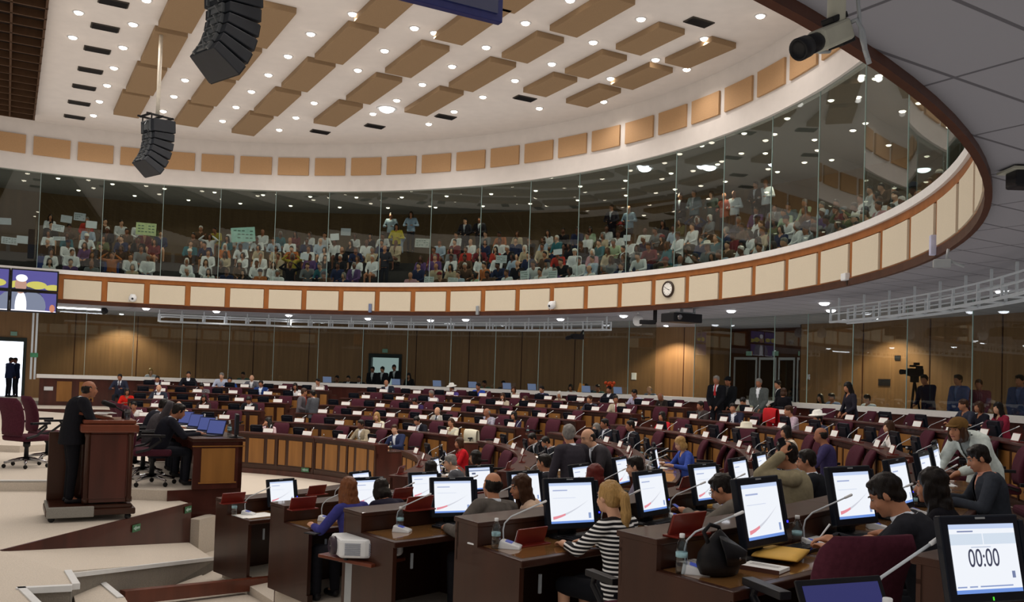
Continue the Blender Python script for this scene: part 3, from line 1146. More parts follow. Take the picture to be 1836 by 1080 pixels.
m.tube([RC @ V((.05, .05, -.05)), RC @ V((.07, -.05, -.07)), RC @ V((.06, -.12, 0))], .009, 6)
part('cable', m, steel, t, True)
# small device on the tiled ceiling at the far right
p = at_z(1832, 305, Z_BAL)
t = thing('ceiling_speaker', 'dark ceiling fitting on the tiles at the right edge of view', 'fitting', p)
part('plate', MB().box((0, 0, -.01), (.3, .3, .02)), beige_pl, t)
part('body', MB().box((0, 0, -.09), (.2, .2, .16)), black_pl, t, bev=.02)

# small plates on the walls
grn_ = mat('sign_green', '#3f7a58', .5)
for x, y, r, w_, h_, m_, lab in ((1586, 686, R_WALL, .42, .2, black_pl, 'dark rectangular plate on the wood wall left of the camera operator'), (1610, 642, R_WALL, .2, .14, black_pl, 'small dark plate on the wood wall near the camera operator'),
                                 (1137, 675, R_WALL, .2, .26, white_pl, 'white switch plate on the wall left of the pale wood panel'), (61, 637, R_OUT - .06, .26, .16, grn_, 'small green sign on the pale posts at the left'),
                                 (87, 697, R_OUT - .11, .3, .14, white_pl, 'small pale sign low on the dark parapet at the left')):
    p = roots(x, y, r)[-1]
    t = thing('wall_plate', lab, 'plate', p, (ang(p) - 90) * D2R)
    part('plate', MB().box((0, -.015, 0), (w_, .03, h_)), m_, t, bev=.004)
    part('face', MB().box((0, -.032, 0), (w_ * .8, .004, h_ * .7)), m_, t)
# ---------------------------------------------------------------- platform, ramp and steps at the lower left
ZD, ZU = .72, .87
A = at_z


def xy(p):
    return (p.x, p.y)


dl, dr = A(0, 988, ZD), A(340, 903, ZD)
dd = (dr - dl).normalized()
n1, n2, n3 = A(115, 1025, ZD), A(130, 1050, ZD), A(30, 1055, ZD)
n4 = n3 + (A(55, 1080, ZD) - n3) * 2.0
rz = A(385, 1004, .13)
back = V((-4.0, 15.5, 0))
plat = [xy(dl), xy(dr), (dr.x - .25, dr.y + .25), xy(A(300, 898, ZD)), (-5.0, 14.5), (-20, 20), (-20, 4), (n4.x - .3, n4.y - 2), xy(n4), xy(n3), xy(n2), xy(n1)]
struct('floor_platform', MB().prism(plat, 0, ZD), carpet)
# upper part of the platform, one step higher
ul, um, ur = A(0, 863, ZU), A(300, 880, ZU), A(432, 874, ZU)
upl = [xy(ul + (ul - A(85, 863, ZU)) * 4), xy(A(85, 863, ZU)), (-6.2, 12.9), xy(um), xy(ur), (ur.x - .4, ur.y + 1.2), (-6.2, 18.5), (-12, 27), (-21, 30), (-24, 18)]
struct('floor_platform', MB().prism(upl, 0, ZU), carpet)
# raised floor on the way to the left door
struct('floor_platform', MB().prism([(-9.5, 17.5), (-8.2, 20.0), (-12.5, 28.5), (-20, 32), (-24, 18)], 0, 1.0), carpet)


def strip(name, pts, z0, z1, w, m_):
    """edge strip along a line of points"""
    b = MB()
    for i in range(len(pts) - 1):
        p, q_ = V(pts[i]), V(pts[i + 1])
        d = (q_ - p)
        d.z = 0
        d.normalize()
        s_ = V((-d.y, d.x, 0)) * w
        b.hexa([p + V((0, 0, z0)), q_ + V((0, 0, z0)), q_ + s_ + V((0, 0, z0)), p + s_ + V((0, 0, z0)), p + V((0, 0, z1)), q_ + V((0, 0, z1)), q_ + s_ + V((0, 0, z1)), p + s_ + V((0, 0, z1))])
    return struct(name, b, m_)


strip('trim_9', [ul + (ul - A(85, 863, ZU)) * 4, A(85, 863, ZU), V((-6.2, 12.9, ZU))], -.02, .012, .06, nosing)
# ramp that runs down beside the platform to the well
rm = [dl, dr, A(340, 973, .18), rz, n1]
ramp = [V((dl.x, dl.y, ZD)), V((dr.x, dr.y, .18)), V((rz.x, rz.y, .13)), V((n1.x, n1.y, ZD))]
struct('floor_ramp', MB().hexa([V((p.x, p.y, -.02)) for p in ramp] + ramp), carpet)
s_ = V((-dd.y, dd.x, 0)) * -.03
# wooden side of the platform above the ramp, with its green arrows
m = MB().hexa([dl + s_ + V((0, 0, -ZD)), dr + s_ + V((0, 0, -ZD)), dr + V((0, 0, -ZD)), dl + V((0, 0, -ZD)), dl + s_ + V((0, 0, .01)), dr + s_ + V((0, 0, .01)), dr + V((0, 0, .01)), dl + V((0, 0, .01))])
struct('wall_platform_side', m, wood_dark)
grn, wht = mat('arrow_sign_green', '#3c6b4a', .5), emit('arrow_sign_white', '#cfe8cf', .55)


def arrow_sign(label, c, right, up, w, h, flip=1):
    t = thing('arrow_sign', label, 'sign', c)
    nrm = right.cross(up).normalized()
    o = MB().box((0, 0, 0), (w, h, .006), M((right, up, nrm)).transposed())
    part('plate', o, grn, t)
    pts = [(-.42, 0), (-.05, .36), (-.05, .15), (.4, .15), (.4, -.15), (-.05, -.15), (-.05, -.36)]
    b = MB()
    b.add([right * (a * w * flip) + up * (e * h) + nrm * .005 for a, e in pts], [tuple(range(7))])
    part('arrow', b, wht, t)
    return t


for (x, y, lab) in ((243, 947, 'green sign with white arrow on the ramp panel, middle one'), (336, 914, 'green sign with white arrow at the tall end of the ramp panel')):
    # meet the side plane of the platform
    r_ = ray(x, y)
    nn = V((-dd.y, dd.x, 0))
    tt = (dl + s_ - V((0, 0, EYE))).dot(nn) / r_.dot(nn)
    p = V((0, 0, EYE)) + r_ * tt
    arrow_sign(lab, p - nn * .012 * (1 if nn.dot(r_) > 0 else -1), dd, V((0, 0, 1)), .17, .09)
# steps at the far end of the ramp panel
e0, e1 = dr, A(363, 918, .5)
struct('floor_step', MB().prism([xy(dr), (dr.x + .16, dr.y - .03), (dr.x + .26, dr.y + .4), (dr.x + .1, dr.y + .5)], 0, .5), carpet)
# edging and risers of the platform towards the recessed steps
strip('trim_10', [A(128, 1031, ZD - .04), rz + V((0, 0, .02))], -.03, .012, .05, nosing)
strip('trim_10', [n1, n2, n3, n4], -.04, .012, .06, nosing)
m = MB()
m.hexa([V((n1.x, n1.y, -.02)), V((rz.x, rz.y, -.02)), V((rz.x - .02, rz.y + .01, -.02)), V((n1.x - .02, n1.y + .01, -.02)),
        V((n1.x, n1.y, ZD - .03)), V((rz.x, rz.y, .12)), V((rz.x - .02, rz.y + .01, .12)), V((n1.x - .02, n1.y + .01, ZD - .03))])
for p, q_ in ((n1, n2), (n2, n3), (n3, n4)):
    d = (q_ - p).normalized()
    o = V((-d.y, d.x, 0)) * -.012
    m.hexa([V((p.x, p.y, 0)), V((q_.x, q_.y, 0)), V((q_.x, q_.y, 0)) + o, V((p.x, p.y, 0)) + o, p - V((0, 0, .03)), q_ - V((0, 0, .03)), q_ - V((0, 0, .03)) + o, p - V((0, 0, .03)) + o])
struct('wall_step_riser', m, carpet_grey)
# a tread in the recess
tr = [A(128, 1052, .45), A(192, 1046, .45), A(224, 1072, .45), A(240, 1100, .45), A(140, 1100, .45)]
struct('floor_step', MB().prism([xy(p) for p in tr], 0, .45), carpet)
strip('trim_10', [A(190, 1046, .45), A(222, 1072, .45)], -.03, .012, -.06, nosing)
struct('floor_aisle', MB().hexa([V((-5, 8, -.1)), V((-2, 6, -.1)), V((-1.2, 8.6, -.1)), V((-4.0, 11.6, -.1)), V((-5, 8, .28)), V((-2.0, 6, .12)), V((-1.2, 8.6, .02)), V((-4.0, 11.6, .02))]), carpet)
# low wooden curbs
for pa, pb in (((225, 1061, .33), (492, 1035, .16)), ((556, 1077, .1), (640, 1062, .14))):
    p, q_ = A(*pa), A(*pb)
    d = (q_ - p).normalized()
    o = V((-d.y, d.x, 0)).normalized() * .1
    m = MB().hexa([V((p.x, p.y, p.z - .14)), V((q_.x, q_.y, q_.z - .14)), V((q_.x, q_.y, q_.z - .14)) + o, V((p.x, p.y, p.z - .14)) + o, p, q_, q_ + o, p + o])
    struct('trim_11', m, wood_red)

# ---------------------------------------------------------------- lectern
lp = A(158, 936, ZD)
fw = W.copy()                                     # the speaker looks along this
sdv = U.copy()
t = thing('lectern', 'tall dark wooden lectern on a wheeled base on the platform', 'lectern', (lp.x, lp.y, ZD), 29.4 * D2R)
# local x forward, y to the left (away from the camera)
m = MB().box((.03, .36, .11), (1.0, .72, .08)).box((.03, .36, .17), (.93, .66, .05))
part('base', m, wood_black, t, bev=.015)
part('base_carpet', MB().box((-.2, .36, .12), (.52, .74, .13)), carpet_grey, t, bev=.01)
for x in (-.4, .45):
    for y in (.06, .66):
        part('caster', MB().ell((x, y, .04), (.04, .03, .04)), dark_metal, t, True)
part('body', MB().box((.2, .36, .66), (.5, .6, .88)), wood_dark, t)
part('side_panel', MB().box((.2, .055, .66), (.42, .02, .8)), wood_dark, t, bev=.01)
for x in (-.04, .45):
    for y in (.07, .65):
        part('column', MB().lathe([(.04, 0), (.04, .05), (.03, .07), (.03, .8), (.04, .82), (.04, .87)], (x, y, .22), 14), wood_black, t, True)
part('top', MB().box((.2, .36, 1.13), (.66, .78, .1)), wood_red, t, bev=.02)
part('top', MB().box((.2, .36, 1.21), (.6, .72, .05)), wood_red, t, bev=.015)
part('wing_panel', MB().box((-.22, .66, .62), (.44, .05, .86)).box((-.02, .4, .62), (.05, .5, .86)), wood_black, t, bev=.01)
part('reading_ledge', MB().box((.05, .36, 1.27), (.4, .5, .03), M.Rotation(.2, 3, 'Y')), wood_red, t)
m = MB()
for y in (.2, .28, .36, .44, .52, .32, .4):
    m.tube([(.38, y, 1.22), (.38 + .01, y, 1.32), (.25, y * .8 + .07, 1.4)], .008, 6)
    m.cap((.25, y * .8 + .07, 1.4), (.16, y * .8 + .07, 1.43), .03, .035)
part('microphones', m, black_ru, t, True)
tt = thing('papers', 'white papers lying on the lectern top in front of the speaker', 'papers', (0, 0, 0))
pp = V((lp.x, lp.y, 0)) + fw * .1 + sdv * .3
tt.location = (pp.x, pp.y, ZD + 1.3)
part('sheet', MB().box((0, 0, 0), (.2, .3, .006), M.Rotation(.3, 3, 'Z')).box((.03, .1, .006), (.2, .3, .006), M.Rotation(.6, 3, 'Z')), paper, tt)
cup_glass = glass('drinking_glass', '#b9c6d4', 2.5)
pp = V((lp.x, lp.y, 0)) + fw * .4 + sdv * .12
tt = thing('drinking_glass', 'glass of water on the lectern top at its far corner', 'glass', (pp.x, pp.y, ZD + 1.235))
part('bowl', MB().lathe([(.03, 0), (.035, .01), (.04, .13), (.037, .13), (.03, .02)]), cup_glass, tt, True)

# ---------------------------------------------------------------- table of the secretaries on the platform
tz = ZU + .74
a_, b_ = A(348, 787, tz), A(437, 787, tz)
wd = (b_ - a_).length
R4 = M(((W.x, U.x, 0), (W.y, U.y, 0), (0, 0, 1)))
t = thing('secretary_table', 'long dark wooden table with a tan end panel on the platform', 'table', (a_.x, a_.y, ZU), 29.4 * D2R)
ln = 4.2
part('top', MB().box((wd / 2, ln / 2, .72), (wd + .06, ln + .1, .05)), wood_black, t, bev=.008)
part('body', MB().box((wd / 2, .03, .36), (wd, .06, .7)).box((wd - .03, ln / 2, .36), (.06, ln, .7)).box((wd / 2, ln - .03, .36), (wd, .06, .7)), wood_dark, t)
part('end_panel', MB().box((wd / 2, -.004, .35), (wd - .22, .02, .5)), wood_tan, t)
part('moulding', MB().box((wd / 2, -.01, .63), (wd + .04, .03, .015)).box((wd / 2, -.01, .1), (wd - .16, .02, .02)), wood_tan, t)
struct('wall_platform_front', MB().hexa([V((um.x, um.y, 0)), V((ur.x, ur.y, 0)), V((ur.x + .01, ur.y - .03, 0)), V((um.x + .01, um.y - .03, 0)), um, ur, ur + V((.01, -.03, 0)), um + V((.01, -.03, 0))]), wood_dark)
TBL = t


def tbl(x, y, z=0):
    p = V((a_.x, a_.y, 0)) + W * x + U * y
    return V((p.x, p.y, ZU + .745 + z))


# ---------------------------------------------------------------- chairs
def make_chair(kind):
    t = thing('desk_chair', 'maroon desk chair prototype for rows of seats', 'chair')
    c = maroon
    # +x forward
    part('seat', MB().box((0, 0, .45), (.48, .5, .09)), c, t, bev=.035)
    m = MB()
    n = 8
    hh = .46 if kind != 'tall' else .56
    rings = []
    for i in range(n + 1):
        s_ = i / n
        z = .5 + hh * s_
        x = -.24 - .1 * s_ - .05 * math.sin(s_ * PI) * -1
        hw = .25 - .03 * (1 - s_) - (.05 * max(0, s_ - .85) / .15)
        th = .05 if 0 < i < n else .025
        rings.append((V((x, 0, z)), V((0, hw, 0)), V((th, 0, 0))))
    # squarish section
    vs = []
    fs = []
    K = 12
    for cc, aa, bb in rings:
        for k in range(K):
            q_ = 2 * PI * k / K
            ca, sa = math.cos(q_), math.sin(q_)
            vs.append(cc + aa * (abs(ca) ** .45 * (1 if ca > 0 else -1)) + bb * (abs(sa) ** .7 * (1 if sa > 0 else -1)) + V((-.04 * (1 - abs(ca)) * 1, 0, 0)))
    for i in range(n):
        for k in range(K):
            fs.append((i * K + k, i * K + (k + 1) % K, (i + 1) * K + (k + 1) % K, (i + 1) * K + k))
    fs += [tuple(range(K - 1, -1, -1)), tuple(range(n * K, n * K + K))]
    m.add(vs, fs)
    part('backrest', m, c, t, True)
    for s_ in (-1, 1):
        m = MB().tube([(-.2, .27 * s_, .46), (-.05, .29 * s_, .5), (.1, .29 * s_, .62), (.08, .29 * s_, .67)], .02, 8)
        m.box((0, .29 * s_, .68), (.3, .06, .035))
        part('armrest', m, black_pl, t, bev=.01)
    part('column', MB().lathe([(.035, .1), (.03, .3), (.05, .32), (.05, .41)], n=12), dark_metal, t, True)
    m = MB()
    for k in range(5):
        q_ = 2 * PI * k / 5 + .3
        m.tube([(0, 0, .13), (.18 * math.cos(q_), .18 * math.sin(q_), .11), (.3 * math.cos(q_), .3 * math.sin(q_), .08)], [.035, .026, .018], 6)
    part('star_base', m, chrome, t, True)
    for k in range(5):
        q_ = 2 * PI * k / 5 + .3
        part('caster', MB().ell((.3 * math.cos(q_), .3 * math.sin(q_), .032), (.03, .03, .032), nu=8, nv=6), black_ru, t, True)
    return t


CHAIR = {'row': None}



def put_chair(loc, facing, label, kind='row', group='maroon desk chairs at the rows'):
    """facing: heading in degrees that the sitter looks along"""
    if CHAIR.get(kind) is None:
        CHAIR[kind] = make_chair(kind)
        t = CHAIR[kind]
        t.location, t.rotation_euler = loc, (0, 0, facing * D2R)
        LABELS.pop(t['label'], None)
        tag(t, label, 'chair', group)
        return t
    return dup(CHAIR[kind], loc, facing * D2R, label, group)


# chairs on the platform
for i, ((x, y), f, lab) in enumerate((((46, 838), 64, 'large maroon swivel chair on the platform behind the speaker, the nearer of two'), ((84, 828), 44, 'large maroon swivel chair partly hidden behind the speaker on the platform'))):
    p = A(x, y, ZU)
    t = put_chair(p, f, lab, 'tall', 'maroon swivel chairs on the platform')
    t.scale = (1.12, 1.12, 1.1)
for i, (yy, lab) in enumerate(((.75, 'maroon swivel chair of the nearest secretary at the platform table'), (1.75, 'maroon swivel chair of the middle secretary at the platform table'), (2.75, 'maroon swivel chair of the farthest secretary at the platform table'))):
    p = tbl(-.45, yy)
    put_chair((p.x, p.y, ZU), 29.4 + (-8, 6, 0)[i], lab, 'tall', 'maroon swivel chairs on the platform')

# ---------------------------------------------------------------- rows of desks
ENDX = (.15, .11, .08, 0, 0, 0)


def near_desk_end(r):
    """the end panels of the near rows stand a little off the aisle line"""
    k = max(0, min(5, int((r - RF[0] + .3) / 1.827)))
    t = max(0, min(1, (RF[k] + DEEP - r) / DEEP))
    return near_end(r) - t * ENDX[k] / r / D2R


SEC = {  # name: (high angle, low angle) of the block at a radius
    'L': (lambda r: 104 + 2 * (r - 7) / 9, lambda r: 80.2 + .55 / r / D2R), 'S': (lambda r: 80.2 - .55 / r / D2R, lambda r: 30.5 + .75 / r / D2R),
    'R': (lambda r: 30.5 - .75 / r / D2R, lambda r: -19.5 + .55 / r / D2R), 'N': (lambda r: -19.5 - .55 / r / D2R, near_desk_end)}
BLK = {'L': 'far left block', 'S': 'far middle block', 'R': 'right-hand block', 'N': 'near block'}
ROWN = ['front', 'second', 'third', 'fourth', 'fifth', 'rear']
SEATS = []                                           # (block, row, index, count, angle, base point)


def desk_unit(k, blk, i, n, lo, hi, first, last, share, vis_front):
    """one desk between two angles, seen from the hall's centre: front panel with tan inlays, raised ledge, varnished top"""
    r0, z = RF[k], TZ[k]
    mid = (lo(r0 + .4) + hi(r0 + .4)) / 2
    loc = pol(r0 + .4, mid, z)
    num = ORD[i + 1]
    side = 'from the left' if blk != 'R' else 'from its far end'
    lab = 'dark wooden desk, %s %s in the %s row of the %s' % (num, side, ROWN[k], BLK[blk])
    SEATS.append((blk, k, i, n, mid, loc))
    key = (k, blk) if share else None
    if key and key in DESKS:
        return dup(DESKS[key], loc, mid * D2R, lab, 'wooden desks of the hall')
    t = thing('desk', lab, 'desk', loc, mid * D2R, 'wooden desks of the hall')
    cl = (-(r0 + .4), 0)                             # hall centre in the desk's own frame
    L = (lambda r: lo(r) - mid)
    H = (lambda r: hi(r) - mid)
    G = lambda f, w: (lambda r: f(r) + w / r / D2R)
    part('front_panel', MB().arc(r0, r0 + .03, L, H, .0, .88, 6, cl).arc(r0 - .02, r0, L, H, 0, .12, 6, cl).arc(r0 - .02, r0, L, H, .80, .88, 6, cl)
         .arc(r0 - .02, r0, L, G(L, .03), .1, .82, 1, cl).arc(r0 - .02, r0, G(H, -.03), H, .1, .82, 1, cl), wood_black, t)
    if vis_front:
        sp = (H(r0) - L(r0)) * r0 * D2R
        w = [(.06 * sp, .24 * sp), (.33 * sp, .69 * sp), (.78 * sp, .95 * sp)]
        for p, q_ in w:
            part('tan_inlay', MB().arc(r0 - .012, r0, G(L, p), G(L, q_), .15, .77, 2, cl), wood_tan, t)
    part('ledge', MB().arc(r0 - .05, r0 + .29, L, H, .875, .914, 6, cl).arc(r0 + .25, r0 + .28, L, H, .74, .88, 6, cl), wood_black if blk == 'N' else wood_dark, t, bev=.008)
    o = part('worktop', MB().arc(r0 + .26, r0 + DEEP, L, H, .69, .743, 6, cl), wood_black, t, bev=.01)
    part('varnished_inlay', MB().arc(r0 + .3, r0 + DEEP - .06, G(L, .05), G(H, -.05), .743, .7445, 6, cl), wood_top, o)
    for e, f in ((first, lambda r: (H(r) if blk != 'N' else L(r))), (last, lambda r: (L(r) if blk != 'N' else H(r)))):
        s_ = 1 if f(r0) < (H(r0) + L(r0)) / 2 else -1
        f2 = (lambda r, f=f, s_=s_: f(r) + s_ * .04 / r / D2R)
        m = MB().arc(r0 + .02, r0 + DEEP - (.02 if e else .3), f if s_ > 0 else f2, f2 if s_ > 0 else f, 0, .70, 3, cl)
        if e:
            m.arc(r0 + .0, r0 + .29, f if s_ > 0 else f2, f2 if s_ > 0 else f, .6, .88, 2, cl)
            m.arc(r0 - .01, r0 + DEEP, f if s_ > 0 else (lambda r: f(r) - .06 / r / D2R), (lambda r: f(r) + .06 / r / D2R) if s_ > 0 else f, 0, .08, 2, cl)
        part('end_panel' if e else 'divider', m, wood_dark if blk != 'N' else wood_black, t)
    if key:
        DESKS[key] = t
    return t


DESKS = {}
for blk in 'LSRN':
    hi, lo = SEC[blk]
    for k in range(6):
        r = RF[k] + .45
        span = (hi(r) - lo(r)) * r * D2R
        n = max(2, round(span / 1.3))
        for i in range(n):
            # counted from the left of the picture (from the far end in the right-hand block)
            j = i if blk != 'N' else n - 1 - i
            h_ = (lambda r, t_=j / n: hi(r) + (lo(r) - hi(r)) * t_)
            l_ = (lambda r, t_=(j + 1) / n: hi(r) + (lo(r) - hi(r)) * t_)
            desk_unit(k, blk, i, n, l_, h_, i == 0, i == n - 1, 0 < i < n - 1 and blk in 'LSR', blk in 'LSR')
print('SEATS', len(SEATS))
# ---------------------------------------------------------------- what stands on the desks
scr_page = screen_mat('screen_page', 2.2, 'page')
scr_doc = screen_mat('screen_document', 2.2, 'doc')
scr_timer = screen_mat('screen_timer', 2.2, 'timer')
navy_pl = mat('navy_black_plastic', '#10161f', .35, var=.1)
red_holder = mat('red_wood_holder', '#6b2018', .35, var=.15, scale=6, coat=.2)
lcd = emit('small_blue_display', '#3d4fa8', 1.3)
led_b = emit('blue_led', '#3a3cff', 3)
led_g = emit('green_led', '#5cff3a', 2)


def screen_quad(parent, w, h, m_, R, c, name='screen'):
    b = MB()
    b.add([c + R @ V((0, -w / 2, -h / 2)), c + R @ V((0, w / 2, -h / 2)), c + R @ V((0, w / 2, h / 2)), c + R @ V((0, -w / 2, h / 2))], [(0, 1, 2, 3)])
    me = b.mesh(name, m_)
    uv = me.uv_layers.new(name='UVMap')
    co = {0: (0, 0), 1: (1, 0), 2: (1, 1), 3: (0, 1)}
    for l in me.loops:
        uv.data[l.index].uv = co[l.vertex_index]
    return link(name, me, parent)


def make_monitor(kind):
    """+x is the side of the screen"""
    t = thing('monitor', 'black desktop monitor prototype for the desks', 'monitor')
    LABELS.pop(t['label'], None)
    R = M.Rotation(-12 * D2R, 3, 'Y')
    lift = .09 if kind == 'timer' else 0
    c = V((0, 0, .235 + lift))
    W_, H_ = .40, .345
    part('housing', MB().box(c, (.04, W_, H_), R).box(c + R @ V((-.03, 0, 0)), (.04, W_ * .7, H_ * .6), R), navy_pl, t, bev=.008)
    part('badge', MB().box(c + R @ V((.021, 0, H_ / 2 - .013)), (.003, .05, .008), R), steel, t)
    screen_quad(t, .335, .268, {'page': scr_page, 'doc': scr_doc, 'timer': scr_timer}[kind], R, c + R @ V((.0215, 0, .002)))
    part('camera_bar', MB().box(c + R @ V((-.005, .215, .02)), (.05, .03, .26), R), navy_pl, t, bev=.006)
    part('power_light', MB().box(c + R @ V((.02, .215, -.07)), (.006, .012, .012), R), led_b, t)
    m = MB().box((-.03, 0, .05 + lift / 2), (.04, .12, .1 + lift)).lathe([(.13, 0), (.13, .012), (.05, .022)], (-.02, 0, 0), 20)
    part('stand', m, black_pl, t, True)
    return t


MON = {}


def put_monitor(loc, face, label, kind='page'):
    if kind not in MON:
        t = MON[kind] = make_monitor(kind)
        t.location, t.rotation_euler = loc, (0, 0, face * D2R)
        tag(t, label, 'monitor', 'desktop monitors on the desks')
        return t
    return dup(MON[kind], loc, face * D2R, label, 'desktop monitors on the desks')


def make_mic():
    """+x towards the speaker"""
    t = thing('desk_microphone', 'white gooseneck microphone prototype for desks', 'microphone')
    LABELS.pop(t['label'], None)
    m = MB().hexa([V((-.08, -.065, 0)), V((.08, -.065, 0)), V((.08, .065, 0)), V((-.08, .065, 0)), V((-.07, -.055, .06)), V((.075, -.055, .022)), V((.075, .055, .022)), V((-.07, .055, .06))])
    part('base', m, white_pl, t, bev=.008)
    R = M.Rotation(14.5 * D2R, 3, 'Y')
    part('display', MB().box(V((-.01, 0, .047)), (.05, .07, .004), R), lcd, t)
    part('gooseneck', MB().tube([(-.06, .035, .05), (-.065, .035, .12), (-.055, .035, .17), (-.01, .035, .22), (.12, .035, .285), (.2, .035, .325)], .0055, 8), steel_white, t, True)
    part('capsule', MB().cap((.2, .035, .325), (.24, .035, .345), .008, .009), white_pl, t, True)
    return t


MIC = None


def put_mic(loc, face, label):
    global MIC
    if MIC is None:
        MIC = make_mic()
        MIC.location, MIC.rotation_euler = loc, (0, 0, face * D2R)
        tag(MIC, label, 'microphone', 'gooseneck microphones on the desks')
        return MIC
    return dup(MIC, loc, face * D2R, label, 'gooseneck microphones on the desks')


def make_plate():
    """+x towards the sitter: wooden back; the white card faces the hall"""
    t = thing('name_plate', 'wooden name plate holder prototype with card', 'name plate')
    LABELS.pop(t['label'], None)
    R = M.Rotation(18 * D2R, 3, 'Y')
    part('holder', MB().box((0, 0, .006), (.11, .31, .012)).box(V((-.0, 0, .07)), (.014, .30, .125), R), red_holder, t, bev=.003)
    part('card', MB().box(V((-.012, 0, .07)), (.004, .29, .105), R), paper, t)
    return t


PLT = None


def put_plate(loc, face, label):
    global PLT
    if PLT is None:
        PLT = make_plate()
        PLT.location, PLT.rotation_euler = loc, (0, 0, face * D2R)
        tag(PLT, label, 'name plate', 'name plates on the desk ledges')
        return PLT
    return dup(PLT, loc, face * D2R, label, 'name plates on the desk ledges')


pet = glass('clear_bottle_plastic', '#e9eef0', 2.0, .08)
lab_b = mat('blue_green_bottle_label', '#8fb0b4', .5, var=.5, scale=18)


def make_bottle():
    t = thing('water_bottle', 'clear plastic water bottle prototype with cap', 'bottle')
    LABELS.pop(t['label'], None)
    part('body', MB().lathe([(.028, 0), (.032, .006), (.032, .06), (.030, .065), (.032, .07), (.032, .14), (.026, .165), (.013, .19), (.013, .2)], n=16), pet, t, True)
    part('label', MB().lathe([(.0325, .09), (.0325, .118)], n=16), lab_b, t, True)
    part('cap', MB().lathe([(.015, .195), (.015, .215), (.013, .217)], n=14), white_pl, t, True)
    return t


BOT = None


def put_bottle(loc, label):
    global BOT
    if BOT is None:
        BOT = make_bottle()
        BOT.location = loc
        tag(BOT, label, 'bottle', 'water bottles on the desks')
        return BOT
    return dup(BOT, loc, rnd.random() * 6, label, 'water bottles on the desks')


TAKEN = {}                                            # seats whose chair is placed with its person


def seat_spot(k, a, out, z):
    return pol(RF[k] + out, a, TZ[k] + z)


def dressed(blk, k, i, n, mid):
    where = '%s %s, %s row of the %s' % (ORD[i + 1], 'from left' if blk != 'R' else 'from far end', ROWN[k], BLK[blk])
    r = RF[k]
    w = lambda d: d / r / D2R                         # metres along the row to degrees; positive = leftwards in the far rows
    j = rnd.uniform(-4, 4)
    put_monitor(seat_spot(k, mid + w(.3), .47, .743), mid + j, 'black desk monitor, ' + where).scale = ((.84,) if blk != 'R' or mid > 12 else (1.0,)) * 3
    put_mic(seat_spot(k, mid + w(-.12), .42, .743), mid + 8 * j, 'gooseneck desk microphone, ' + where)
    put_plate(seat_spot(k, mid + w(-.3), .06, .914), mid, 'white name plate on ledge, ' + where)
    if blk == 'R' and rnd.random() < .7 or rnd.random() < .12:
        p = seat_spot(k, mid + w(rnd.uniform(-.15, .2)), rnd.uniform(.5, .68), .7455)
        t = thing('paper_sheet', 'loose white papers on the desk, ' + where, 'paper', p, mid * D2R + rnd.uniform(-.5, .5), 'loose papers on the desks')
        part('sheet', MB().box((0, 0, .002), (.21, .3, .003)).box((.03, .05, .005), (.21, .3, .002), M.Rotation(.3, 3, 'Z')), paper, t)
    if rnd.random() < .7:
        put_bottle(seat_spot(k, mid + w(-.5), .42, .7445), 'clear water bottle, ' + where)


for blk, k, i, n, mid, loc in SEATS:
    if blk != 'N':
        dressed(blk, k, i, n, mid)

# near block: monitors where the photograph shows them
NEARM = {0: [-38.9, -27.8], 1: [-40.1, -34.4, -26.9], 2: [-42.8, -37.2, -31.2, -24.6], 3: [-44.9, -40.0, -35.3, -30.9, -26.6], 4: [-46.3, -41.2, -36.8, -32.4, -28.2, -24.0], 5: [-51.5, -41.5, -36.5, -32, -27.8, -23.8]}
YAW = {(0, 0): -5, (1, 0): -14, (1, 1): -18, (1, 2): -22, (2, 0): -24, (2, 1): -12, (3, 0): -18, (3, 1): 0, (3, 2): -9, (4, 0): 0, (4, 1): -15, (5, 0): -20}
for k, L_ in NEARM.items():
    r = RF[k]
    w = lambda d: d / r / D2R
    for i, a in enumerate(L_):
        where = '%s from left in %s row of near block' % (ORD[i + 1], ROWN[k])
        kind = 'timer' if (k == 5 and i == 0) else 'doc' if (k, i) == (1, 2) else 'page'
        put_monitor(seat_spot(k, a, .42, .743), a + YAW.get((k, i), -3), 'lit desk monitor, ' + where if kind != 'timer' else
                    'large nearest monitor showing the timer 00:00 at the lower right', kind).scale = ((1, 1.05, 1.1, 1.14, 1.2, .86 if i == 0 else 1.0)[k],) * 3
        if (k, i) == (5, 0):
            continue
        put_mic(seat_spot(k, a - w((.46, .56, .6, .64, .66, .6)[k]), .46, .743), a + (34, 40, 26, 36)[i % 4], 'gooseneck microphone, ' + where)
        if k >= 3 and i >= 3:
            put_plate(seat_spot(k, a - w(.72), .12, .914), a, 'red wooden name plate holder, ' + where)
p = at_d(1597, 1110, 3.0)
put_mic((p.x, p.y, TZ[5] + .745), 20, 'white gooseneck microphone at the bottom edge left of the timer monitor')
for px, py, k, dz, lab in ((418, 903, 0, .17, 'red wooden name plate holder at the left end of the front near ledge'), (568, 888, 0, .17, 'small red name plate holder beyond the woman in violet blue'), (543, 914, 1, .17, 'red name plate holder on the ledge before the woman in violet blue'),
                           (722, 895, 1, .17, 'dark red name plate holder left of the tablet-like lit monitor'), (855, 903, 1, .17, 'red name plate holder behind the bald man in grey'), (752, 915, 2, .17, 'red name plate holder left of the bald man\'s monitor'),
                           (952, 978, 3, 0, 'red name plate holder standing on the desk of the ponytailed woman'), (1232, 960, 4, .17, 'dark red name plate holder behind the black handbag')):
    p = A(px, py, TZ[k] + .743 + dz)
    o = put_plate(p, ang(p), lab)
    if 'dark' in lab:
        set_mat(o.children[0], wood_black)
